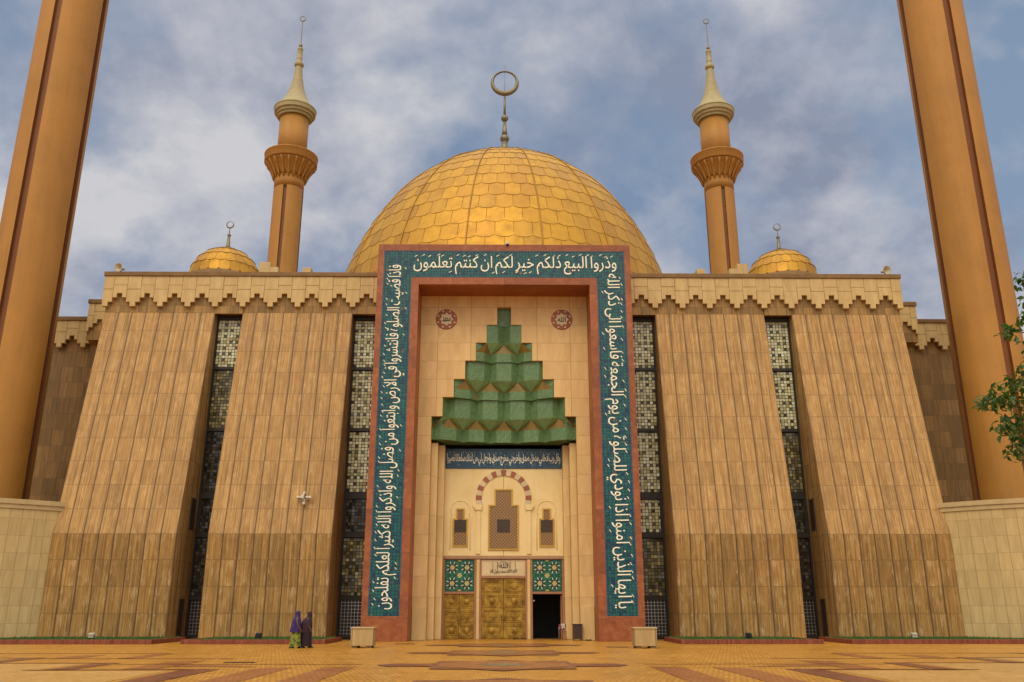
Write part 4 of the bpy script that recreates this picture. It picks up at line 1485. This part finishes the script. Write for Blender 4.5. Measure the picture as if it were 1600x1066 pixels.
# ------------------------------------------------------------------ low curved walls
for s in (-1, 1):
    pts = []
    for i in range(25):
        a = i / 24
        # leaves the pier, sweeps out and towards the plaza
        ang = R(48 - 62 * a)
        if i == 0:
            x, y = 25.6, 52.6
        else:
            x, y = x + 0.62 * math.cos(ang), y - 0.62 * math.sin(ang)
        pts.append((x, y))
    wm = MB()
    acc = 0
    th = 0.45
    off_ = []
    for i, (x, y) in enumerate(pts):
        a_, c_ = pts[max(i - 1, 0)], pts[min(i + 1, len(pts) - 1)]
        d = Vector((c_[0] - a_[0], c_[1] - a_[1])).normalized()
        off_.append((x + -d.y * th * -1 * -1, y + d.x * th))
    cw = thing('boundary_wall', (s * 33, 46, 0), 'low curved pale tiled wall at the foot of the %s huge minaret' % ('left' if s < 0 else 'right'), 'wall', 'curved boundary walls beside the mosque')

    def seg(b_, i, z0, z1, e, mi=0):
        global acc
        (xa, ya), (xb, yb_) = pts[i], pts[i + 1]
        (xc, yc), (xd, yd) = off_[i + 1], off_[i]
        # push the front out by e
        def ex(p, q):
            d = Vector((p[0] - q[0], p[1] - q[1])).normalized() * e
            return (p[0] + d.x, p[1] + d.y)
        fa, fb_ = ex(pts[i], off_[i]), ex(pts[i + 1], off_[i + 1])
        bc, bd = ex(off_[i + 1], pts[i + 1]), ex(off_[i], pts[i])
        q = [fa, fb_, bc, bd]
        vs = [(s * x, y, z) for z in (z0, z1) for x, y in q]
        L = 0.62
        u0, u1 = i * L, (i + 1) * L
        F = [(0, 1, 5, 4), (2, 3, 7, 6), (4, 5, 6, 7), (3, 2, 1, 0)]
        UV = [[(u0, z0), (u1, z0), (u1, z1), (u0, z1)], [(u1, z0), (u0, z0), (u0, z1), (u1, z1)], [(u0, 0), (u1, 0), (u1, .4), (u0, .4)], [(u0, .4), (u1, .4), (u1, 0), (u0, 0)]]
        if i == 0: F.append((3, 0, 4, 7)); UV.append([(0, z0), (.4, z0), (.4, z1), (0, z1)])
        if i == len(pts) - 2: F.append((1, 2, 6, 5)); UV.append([(0, z0), (.4, z0), (.4, z1), (0, z1)])
        b_.add(vs, F, mi, uv=UV)
    b1, b2 = MB(), MB()
    for i in range(len(pts) - 1):
        seg(b1, i, 0, 7.2, 0.0)
        seg(b2, i, 7.2, 7.45, 0.07)
        seg(b2, i, 7.452, 7.72, 0.14)
    b1.build('wall_face', 'lowwall', cw, fix=True)
    b2.build('coping', 'capstone', cw, fix=True)

# ------------------------------------------------------------------ planting beds
beds = [(-29.5, -17.8), (-16.35, -9.05), (9.05, 16.35), (17.8, 29.5)]
for x0, x1 in beds:
    kb = MB()
    yf, ybk = 47.0, 51.98
    kb.box(x0, x1, yf, yf + 0.22, 0, 0.22)
    if x1 < 0 or x0 > 10:
        pass
    kb.box(x0, x0 + 0.22, yf + 0.22, ybk, 0, 0.22)
    kb.box(x1 - 0.22, x1, yf + 0.22, ybk, 0, 0.22)
    tag(kb.build('kerb', 'kerb', None, bevel=0.015), None, None, None, 'structure')
    sbm = MB().box(x0 + 0.22, x1 - 0.22, yf + 0.22, ybk, 0.008, 0.15)
    tag(sbm.build('bed_soil', 'soil'), None, None, None, 'structure')
gb = MB()
rg = random.Random(11)
for x0, x1 in beds:
    nb = int((x1 - x0) * 4.8 * 230)
    for i in range(nb):
        x, y = rg.uniform(x0 + 0.25, x1 - 0.25), rg.uniform(47.25, 51.95)
        if abs(x) > 25.5 and y > 52.6 - (abs(x) - 25.6) * 0.9: continue
        h = rg.uniform(0.04, 0.11) * (1.4 if y > 51 else 1)
        a = rg.uniform(0, math.pi)
        dx, dy = 0.022 * math.cos(a), 0.022 * math.sin(a)
        lx, ly = rg.uniform(-.03, .03), rg.uniform(-.03, .03)
        gb.add([(x - dx, y - dy, 0.15), (x + dx, y + dy, 0.15), (x + lx, y + ly, 0.15 + h)], [(0, 1, 2)])
tag(gb.build('grass', 'grass'), 'short green grass in the kerbed beds', 'grass', None, 'stuff')

# ------------------------------------------------------------------ floodlights
def floodlight(x, y, mat, lab):
    fl = thing('floodlight', (x, y, 0.15), lab, 'floodlight', 'floodlights in the grass beds')
    b_ = MB()
    b_.box(x - 0.05, x + 0.05, y - 0.05, y + 0.05, 0.15, 0.2)
    b_.box(x - 0.17, x - 0.14, y - 0.02, y + 0.02, 0.18, 0.42)
    b_.box(x + 0.14, x + 0.17, y - 0.02, y + 0.02, 0.18, 0.42)
    b_.box(x - 0.17, x + 0.17, y - 0.02, y + 0.02, 0.17, 0.2)
    b_.build('bracket', 'black' if mat == 'white' else 'black', fl)
    h = MB()
    h.prism([(x - 0.135, 0.27), (x + 0.135, 0.27), (x + 0.135, 0.5), (x - 0.135, 0.5)], y - 0.07, y + 0.08)
    h.box(x - 0.15, x + 0.15, y + 0.08, y + 0.11, 0.25, 0.52)
    for k in range(4):
        h.box(x - 0.12, x + 0.12, y - 0.1, y - 0.07, 0.29 + 0.05 * k, 0.31 + 0.05 * k)
    h.build('lamp_housing', mat, fl, bevel=0.01)


floodlight(-21.5, 48.4, 'white', 'small white floodlight before the outer left stone pier')
floodlight(-12.8, 48.4, 'black', 'small black floodlight before the inner left stone pier')
floodlight(12.9, 48.4, 'black', 'small black floodlight before the inner right stone pier')
floodlight(21.65, 48.4, 'white', 'small white floodlight before the outer right stone pier')

# ------------------------------------------------------------------ planters
M['planter'] = panel_stone('planter_stone', 0.98, 2.0, ((0.32, 0.21, 0.08), (0.39, 0.27, 0.11), (0.48, 0.35, 0.16)), gx=5, gy=0.4, tint=0.1, stain=0.4, stainc=(0.26, 0.17, 0.08), seed=30)


def planter(x, y, lab):
    p = thing('planter', (x, y, 0), lab, 'planter', 'square stone planters before the portal')
    hw = 0.5
    b_ = MB()
    for (a, c, d, e) in ((-hw, hw, -hw, -hw + 0.07), (-hw, hw, hw - 0.07, hw), (-hw, -hw + 0.07, -hw + 0.07, hw - 0.07), (hw - 0.07, hw, -hw + 0.07, hw - 0.07)):
        b_.box(x + a, x + c, y + d, y + e, 0.10, 0.84)
    b_.box(x - hw + 0.07, x + hw - 0.07, y - hw + 0.07, y + hw - 0.07, 0.11, 0.2)
    b_.build('planter_box', 'planter', p, bevel=0.012)
    r_ = MB()
    e = 0.035
    for (a, c, d, f_) in ((-hw - e, hw + e, -hw - e, -hw + 0.1), (-hw - e, hw + e, hw - 0.1, hw + e), (-hw - e, -hw + 0.1, -hw + 0.1, hw - 0.1), (hw - 0.1, hw + e, -hw + 0.1, hw - 0.1)):
        r_.box(x + a, x + c, y + d, y + f_, 0.842, 0.90)
    r_.build('rim', 'capstone', p, bevel=0.012)
    for sx in (-1, 1):
        for sy in (-1, 1):
            f_ = MB().box(x + sx * 0.2, x + sx * 0.44, y + sy * 0.2, y + sy * 0.44, 0, 0.098)
            f_.build('foot', 'coping', p)
    MB().box(x - 0.42, x + 0.42, y - 0.42, y + 0.42, 0.2, 0.72).build('soil', 'soil', p)


planter(-6.42, 42.5, 'square stone planter left of the portal, beside the walking women')
planter(6.42, 42.0, 'square stone planter right of the portal, away from the walking women')

# ------------------------------------------------------------------ horn loudspeakers and camera
def horn(b_, c, d, r_=0.26, L=0.42):
    b_.lathe([(0.05, -L * 0.55), (0.09, -L * 0.5), (0.09, -L * 0.2), (0.06, -L * 0.15), (0.08, 0.1 * L), (0.13, 0.3 * L), (r_ * 0.8, 0.52 * L), (r_, 0.6 * L), (r_ * 0.97, 0.61 * L), (r_ * 0.72, 0.5 * L), (0.06, 0.2 * L)], c, 20, 0, True, d)


for s, lab in ((-1, 'beige horn loudspeaker on the left end of the parapet'), (1, 'beige horn loudspeaker on the right end of the parapet')):
    hs = thing('horn_loudspeaker', (s * 25.6, 54.7, 23.07), lab, 'loudspeaker', 'horn loudspeakers on the parapet')
    b_ = MB()
    horn(b_, (s * 25.6, 54.75, 23.5), (s * 0.25 - 0.0, -1, -0.12), 0.31, 0.5)
    b_.build('horn', M.setdefault('beige', plain('beige_enamel', (0.42, 0.36, 0.24), 0.5)), hs)
    MB().box(s * 25.6 - 0.03, s * 25.6 + 0.03, 54.7, 54.76, 23.07, 23.44).build('mounting_post', 'black', hs)
cl_ = thing('loudspeaker_cluster', (-11.76, 52.3, 8.0), 'white loudspeaker cluster fixed to the inner left stone pier', 'loudspeaker')
b_ = MB()
horn(b_, (-11.82, 52.1, 8.12), (-0.25, -0.45, -0.8), 0.19, 0.5)
b_.build('horn', 'white', cl_)
for c, d in (((-12.02, 52.12, 8.0), (-1, -0.2, -0.1)), ((-11.50, 52.12, 8.0), (1, -0.2, -0.15)), ((-11.74, 52.08, 7.74), (0.05, -0.3, -1))):
    b_ = MB()
    horn(b_, c, d, 0.07, 0.3)
    b_.build('horn', 'white', cl_)
MB().tube([(-11.76, 52.4, 7.98), (-11.76, 52.05, 7.98)], 0.04, 8).build('bracket', 'chrome', cl_)
sc_ = thing('security_camera', (0.2, 51.3, 23.7), 'tiny white security camera standing on top of the portal', 'camera')
b_ = MB()
b_.lathe([(0.10, 23.75), (0.12, 23.8), (0.12, 23.95), (0.04, 24.0)], (0.2, 51.2, 0), 14)
b_.build('camera_housing', 'white', sc_)
b_ = MB()
b_.lathe([(0.09, 23.7), (0.08, 23.76)], (0.2, 51.2, 0), 14)
b_.lathe([(0.095, 23.64), (0.095, 23.7)], (0.2, 50.93, 0), 14)
b_.build('dome_cover', 'black', sc_)

# ------------------------------------------------------------------ things by the right door
cx, cy = 3.45, 53.55
ch = thing('chair', (cx, cy, 0), 'red chair with thin steel legs by the open right doorway', 'chair')
for sx in (-1, 1):
    for sy in (-1, 1):
        b_ = MB()
        top = 0.44 if sy < 0 else 0.86
        b_.tube([(cx + sx * 0.22, cy + sy * 0.22, 0), (cx + sx * 0.2, cy + sy * 0.2, 0.44), (cx + sx * 0.2, cy + sy * (0.2 if sy < 0 else 0.25), top)], 0.014, 6)
        b_.build('leg', 'chrome', ch)
b_ = MB().box(cx - 0.23, cx + 0.23, cy - 0.22, cy + 0.22, 0.44, 0.48)
b_.build('seat', 'redplastic', ch, bevel=0.015)
b_ = MB().box(cx - 0.22, cx + 0.22, cy + 0.22, cy + 0.25, 0.58, 0.86)
b_.build('backrest', 'redplastic', ch, bevel=0.012)
b_ = MB()
nx_, ny_ = 8, 10
vs, fs = [], []
for j in range(ny_ + 1):
    for i in range(nx_ + 1):
        u_, v_ = i / nx_ - 0.5, j / ny_
        x = cx + 0.02 + u_ * 0.24 + 0.1 * v_
        if v_ < 0.5:
            y, z = cy + 0.12 - 0.3 * v_ * 0.3, 0.62 + 0.28 * v_ * 2
        else:
            y, z = cy + 0.275 - 0.0 * v_, 0.90 - 0.42 * (v_ - 0.5)
        if v_ < 0.5: y = cy + 0.17 + 0.04 * math.sin(i * 1.7)
        vs.append((x + 0.03 * math.sin(j * 1.1), y - 0.02 * math.sin(i * 2.1 + j), z + 0.03 * math.sin(i * 1.3)))
for j in range(ny_):
    for i in range(nx_):
        a = j * (nx_ + 1) + i
        fs.append((a, a + 1, a + nx_ + 2, a + nx_ + 1))
b_.add(vs, fs, smooth=True)
tag(b_.build('draped_cloth', 'cloth'), 'crumpled white cloth hung over the red chair', 'cloth')
bs = thing('wooden_stand', (4.28, 53.0, 0), 'dark brown slatted wooden stand beside the red chair', 'stand')
b_ = MB()
b_.box(4.0, 4.52, 52.72, 53.06, 0.08, 0.86)
b_.build('cabinet', 'wood', bs, bevel=0.01)
for k in range(4):
    MB().box(4.02 + 0.13 * k, 4.11 + 0.13 * k, 52.69, 52.718, 0.1, 0.84).build('slat', 'wood', bs)
MB().box(3.95, 4.56, 52.66, 53.08, 0.862, 0.90).build('top_board', 'wood', bs, bevel=0.01)
for sx in (4.02, 4.46):
    MB().box(sx, sx + 0.06, 52.74, 52.8, 0, 0.078).build('leg', 'wood', bs)


def shoe(b_, x, y, ang, L=0.26):
    ca, sa = math.cos(ang), math.sin(ang)
    prof = [(0.0, 0.045, 0.05), (0.25, 0.05, 0.07), (0.5, 0.042, 0.075), (0.75, 0.052, 0.055), (0.95, 0.04, 0.035), (1.0, 0.015, 0.02)]
    vs, fs = [], []
    for t_, hw_, h_ in prof:
        for du, dz in ((-hw_, 0), (-hw_, h_ * 0.7), (-hw_ * 0.5, h_), (hw_ * 0.5, h_), (hw_, h_ * 0.7), (hw_, 0)):
            lx, ly = (t_ - 0.5) * L, du
            vs.append((x + lx * ca - ly * sa, y + lx * sa + ly * ca, 0.002 + dz))
    for i in range(len(prof) - 1):
        for k in range(6):
            a, c = i * 6 + k, i * 6 + (k + 1) % 6
            fs.append((a, c, c + 6, a + 6))
    fs.append(tuple(range(5, -1, -1)))
    fs.append(tuple(range((len(prof) - 1) * 6, len(prof) * 6)))
    b_.add(vs, fs, smooth=True)


for x, y, lab in ((0.78, 55.1, 'pair of black shoes before the closed brass double door'), (1.22, 55.0, 'pair of black shoes at the right edge of the brass double door'), (4.85, 52.5, 'pair of dark shoes at the foot of the right jamb')):
    sp_ = thing('shoe_pair', (x, y, 0), lab, 'shoes', 'shoes left at the entrance')
    for d in (-0.08, 0.09):
        b_ = MB()
        shoe(b_, x + d, y + d * 0.3, R(80 + d * 300))
        b_.build('shoe', 'black', sp_, fix=True)
# floor grating by the left jamb and a mat
for x, y, lab in ((-5.0, 47.2, 'small dark drain grate in the paving left of the portal'), (5.3, 42.9, 'small dark drain grate in the paving by the right planter'), (-8.55, 30.3, 'small dark drain grate between the left paving bands')):
    b_ = MB()
    b_.box(x - 0.5, x + 0.5, y - 0.12, y + 0.12, 0.004, 0.018)
    for k in range(9):
        b_.box(x - 0.44 + 0.1 * k, x - 0.40 + 0.1 * k, y - 0.1, y + 0.1, 0.018, 0.024)
    tag(b_.build('drain_grate', 'bronze'), lab, 'drain', 'drain grates in the plaza')


# ------------------------------------------------------------------ people
def skin_body(name, joints, edges, mat, parent, sub=2):
    me = bpy.data.meshes.new(name)
    off = org(parent)
    me.from_pydata([tuple(Vector(p[:3])) for p in joints], edges, [])
    o = bpy.data.objects.new(name, me)
    COL.objects.link(o)
    md = o.modifiers.new('skin', 'SKIN')
    md.use_smooth_shade = True
    for i, p in enumerate(joints):
        sv_ = me.skin_vertices[0].data[i]
        r_ = p[3] if isinstance(p[3], tuple) else (p[3], p[3])
        sv_.radius = r_
        sv_.use_root = (i == 0)
    s_ = o.modifiers.new('sub', 'SUBSURF')
    s_.levels = s_.render_levels = sub
    bpy.context.view_layer.update()
    out = bpy.data.meshes.new_from_object(o.evaluated_get(bpy.context.evaluated_depsgraph_get()))
    bpy.data.objects.remove(o)
    out.materials.clear()
    out.materials.append(M[mat])
    for p in out.polygons: p.use_smooth = True
    o = bpy.data.objects.new(name, out)
    COL.objects.link(o)
    o.parent = parent
    ORG[o.name] = off.copy()
    return o


def rings(b_, secs, seg=28, folds=0.0, nf=7, ph=0.0, cap=True):
    """secs: (x, y, z, rx, ry) local rings joined bottom to top"""
    vs, fs = [], []
    for k, (x, y, z, rx, ry) in enumerate(secs):
        low = 1 - k / (len(secs) - 1)
        for i in range(seg):
            a = 2 * math.pi * i / seg
            fo = 1 + folds * low * math.sin(nf * a + ph + k * 0.4) + folds * 0.5 * low * math.sin((nf * 2 + 1) * a)
            vs.append((x + rx * fo * math.cos(a), y + ry * fo * math.sin(a), z))
    for k in range(len(secs) - 1):
        for i in range(seg):
            j = (i + 1) % seg
            fs.append((k * seg + i, k * seg + j, (k + 1) * seg + j, (k + 1) * seg + i))
    if cap:
        fs.append(tuple((len(secs) - 1) * seg + i for i in range(seg)))
    b_.add(vs, fs, smooth=True)


def make_body(p, H, lean, swing):
    """walking figure facing +x, standing at the local origin of p"""
    k = H / 1.62
    J, E_ = [], []

    def j(x, y, z, r_, par=None):
        J.append((x * k, y * k, z * k, tuple(q * k for q in r_) if isinstance(r_, tuple) else r_ * k))
        if par is not None: E_.append((par, len(J) - 1))
        return len(J) - 1
    pel = j(0, 0, 0.88, (0.15, 0.12))
    wst = j(0.01 + lean * .2, 0, 1.02, (0.125, 0.10), pel)
    chs = j(0.02 + lean * .5, 0, 1.22, (0.15, 0.11), wst)
    nkb = j(0.02 + lean * .8, 0, 1.36, (0.06, 0.06), chs)
    nk = j(0.04 + lean, 0, 1.42, (0.05, 0.05), nkb)
    hd1 = j(0.06 + lean, 0, 1.49, (0.075, 0.085), nk)
    hd2 = j(0.06 + lean, 0, 1.56, (0.07, 0.085), hd1)
    nose = j(0.155 + lean, 0, 1.50, 0.014, hd1)
    for s in (-1, 1):
        hp = j(0.0, s * 0.09, 0.84, 0.085, pel)
        kn = j(0.10 * swing * s + 0.05, s * 0.09, 0.46, 0.055, hp)
        an = j(0.17 * swing * s, s * 0.085, 0.09, 0.038, kn)
        to = j(0.17 * swing * s + 0.13, s * 0.09, 0.035, 0.03, an)
        sh_ = j(0.02 + lean * .7, s * 0.16, 1.31, 0.052, nkb)
        el = j(0.02 - 0.07 * s * swing, s * 0.21, 1.06, 0.04, sh_)
        wr = j(0.12 - 0.10 * s * swing, s * 0.19, 0.85, 0.028, el)
        pm = j(0.15 - 0.10 * s * swing, s * 0.185, 0.79, (0.032, 0.018), wr)
        for q in range(4):
            f1 = j(0.145 + 0.018 * q - 0.03 - 0.10 * s * swing + 0.02, s * 0.18, 0.735 - 0.004 * abs(q - 1.5), 0.009, pm)
            j(0.15 + 0.018 * q - 0.03 - 0.10 * s * swing + 0.02, s * 0.17, 0.695 - 0.006 * abs(q - 1.5), 0.0075, f1)
        t1 = j(0.195 - 0.10 * s * swing, s * 0.175, 0.78, 0.010, pm)
        j(0.21 - 0.10 * s * swing, s * 0.165, 0.745, 0.008, t1)
    return skin_body('body', J, E_, 'skin', p)


def local(b_, p):
    o = org(p)
    for v in b_.v: v += o
    return b_


P1 = thing('person', (-9.42, 42.0, 0), 'woman in a purple veil and green and yellow skirt walking right', 'person', 'women walking past the portal')
make_body(P1, 1.60, 0.02, 1.0)
b_ = MB()
rings(b_, [(-0.02, 0, 0.08, 0.25, 0.17), (-0.01, 0, 0.12, 0.245, 0.17), (0.0, 0, 0.35, 0.22, 0.17), (0.01, 0, 0.6, 0.20, 0.175), (0.0, 0, 0.8, 0.19, 0.17), (0, 0, 0.95, 0.165, 0.15)], 40, 0.10, 6)
local(b_, P1).build('skirt', 'skirt', P1)
b_ = MB()
rings(b_, [(-0.03, 0, 0.70, 0.235, 0.25), (-0.02, 0, 0.8, 0.23, 0.25), (-0.01, 0, 1.0, 0.21, 0.245), (0.0, 0, 1.15, 0.195, 0.235), (0.02, 0, 1.27, 0.165, 0.205), (0.035, 0, 1.34, 0.12, 0.13), (0.045, 0, 1.39, 0.10, 0.098), (0.055, 0, 1.46, 0.105, 0.10), (0.058, 0, 1.53, 0.105, 0.10), (0.055, 0, 1.585, 0.09, 0.085), (0.05, 0, 1.615, 0.05, 0.05)], 40, 0.10, 8, 1.0)
# face opening: drop faces in front of the face
keep = [i for i, f in enumerate(b_.f) if not (all(b_.v[q].x > 0.115 and 1.40 < b_.v[q].z < 1.57 and abs(b_.v[q].y) < 0.075 for q in f))]
b_.f = [b_.f[i] for i in keep]; b_.mi = [0] * len(keep); b_.uv = [None] * len(keep); b_.sm = [True] * len(keep)
local(b_, P1).build('veil', 'purple', P1)
for s in (-1, 1):
    b_ = MB()
    shoe(b_, 0.17 * s + 0.05, s * 0.085, 0, 0.25)
    local(b_, P1).build('sandal', 'black', P1, fix=True)

P2 = thing('person', (-9.02, 42.35, 0), 'woman in a long dark maroon veil and robe walking right', 'person', 'women walking past the portal')
make_body(P2, 1.58, 0.07, 0.9)
b_ = MB()
rings(b_, [(-0.03, 0, 0.07, 0.29, 0.22), (-0.03, 0, 0.12, 0.285, 0.22), (-0.02, 0, 0.4, 0.27, 0.24), (-0.01, 0, 0.7, 0.262, 0.26), (0.0, 0, 0.95, 0.25, 0.265), (0.02, 0, 1.12, 0.22, 0.25)], 40, 0.09, 7, 0.6)
local(b_, P2).build('robe', 'maroon', P2)
b_ = MB()
rings(b_, [(-0.06, 0, 0.66, 0.27, 0.272), (-0.05, 0, 0.8, 0.275, 0.28), (-0.02, 0, 1.0, 0.262, 0.275), (0.01, 0, 1.14, 0.225, 0.255), (0.04, 0, 1.25, 0.18, 0.215), (0.07, 0, 1.32, 0.13, 0.14), (0.10, 0, 1.37, 0.108, 0.105), (0.115, 0, 1.44, 0.11, 0.105), (0.12, 0, 1.51, 0.108, 0.104), (0.115, 0, 1.565, 0.09, 0.088), (0.105, 0, 1.595, 0.05, 0.05)], 40, 0.07, 7, 2.0)
keep = [i for i, f in enumerate(b_.f) if not (all(b_.v[q].x > 0.18 and 1.38 < b_.v[q].z < 1.55 and abs(b_.v[q].y) < 0.075 for q in f))]
b_.f = [b_.f[i] for i in keep]; b_.mi = [0] * len(keep); b_.uv = [None] * len(keep); b_.sm = [True] * len(keep)
local(b_, P2).build('veil', 'plum', P2)
for s in (-1, 1):
    b_ = MB()
    shoe(b_, 0.16 * s + 0.06, s * 0.085, 0, 0.25)
    local(b_, P2).build('sandal', 'black', P2, fix=True)

# ------------------------------------------------------------------ the tree entering at the right
tr_ = thing('tree', (16.6, 22.4, 0), 'leafy green tree reaching in at the right edge before the minaret', 'tree')
tk = MB()
tk.tube([(16.6, 22.4, 0), (16.65, 22.45, 1.5), (16.45, 22.4, 3.5), (16.5, 22.5, 5.5), (16.3, 22.4, 7.5), (16.4, 22.5, 10.0)], [0.24, 0.19, 0.16, 0.14, 0.11, 0.06], 12)
tk.build('trunk', 'bark', tr_)
rl_ = random.Random(21)
clusters = []
tips = [((12.55, 21.9, 6.75), 0.42), ((13.0, 22.0, 6.95), 0.45), ((13.45, 22.0, 7.25), 0.4), ((12.85, 21.8, 6.05), 0.40), ((13.3, 22.0, 6.3), 0.42), ((13.35, 22.1, 5.75), 0.35), ((12.95, 21.9, 5.42), 0.28), ((13.35, 21.9, 8.72), 0.27), ((14.05, 22.0, 10.15), 0.3), ((14.15, 22.0, 9.6), 0.25), ((13.9, 22.1, 9.15), 0.18),
        ((13.75, 22.1, 6.75), 0.5), ((13.9, 22.1, 7.6), 0.4), ((14.3, 22.2, 8.4), 0.5)]
for c, r_ in tips: clusters.append((Vector(c), r_))
for k in range(30):
    a, e = rl_.uniform(0, 2 * math.pi), rl_.uniform(-0.5, 1.3)
    rr_ = rl_.uniform(1.3, 2.5)
    c = Vector((16.9 + rr_ * math.cos(a) * math.cos(e), 22.5 + rr_ * math.sin(a) * math.cos(e), 8.2 + 1.2 * rr_ * math.sin(e)))
    if c.x < 15.0: c.x = 15.0 + rl_.random()
    clusters.append((c, rl_.uniform(0.35, 0.6)))
lb_ = MB()
lb_.tint = []
bn = []
for c, r_ in clusters:
    st_ = Vector((16.4, 22.4, min(max(c.z - 1.0, 3.8), 9.3)))
    mid = (st_ * 0.5 + c * 0.5) + Vector((0, 0, 0.25))
    bn.append(([st_, mid, c], [0.06, 0.03, 0.012]))
    nl = int(120 * r_ * r_ / 0.2) + 10
    for i in range(min(int(nl * 0.8), 130)):
        d = Vector((rl_.gauss(0, 1), rl_.gauss(0, 1), rl_.gauss(0, 0.8)))
        d = d.normalized() * r_ * (rl_.random() ** 0.5)
        q = c + d
        L = rl_.uniform(0.14, 0.25)
        dr = Vector((rl_.gauss(0, 1), rl_.gauss(0, 1), rl_.gauss(-0.5, 0.6))).normalized()
        sd_ = dr.cross(Vector((rl_.gauss(0, .4), rl_.gauss(0, .4), 1))).normalized()
        nn = sd_.cross(dr)
        w2 = L * 0.27
        v = [q, q + dr * L * 0.45 + sd_ * w2 + nn * 0.015, q + dr * L - nn * 0.02, q + dr * L * 0.45 - sd_ * w2 + nn * 0.015, q + dr * L * 0.45]
        lb_.add(v, [(0, 4, 1), (1, 4, 2), (2, 4, 3), (3, 4, 0)])
        lb_.tint += [min(1, max(0, rl_.gauss(0.45, 0.25)))] * 4
cr = lb_.build('crown', 'leaf', tr_)
bb_ = MB()
for pth, rad in bn: bb_.tube(pth, rad, 5)
bb_.build('branches', 'bark', tr_)
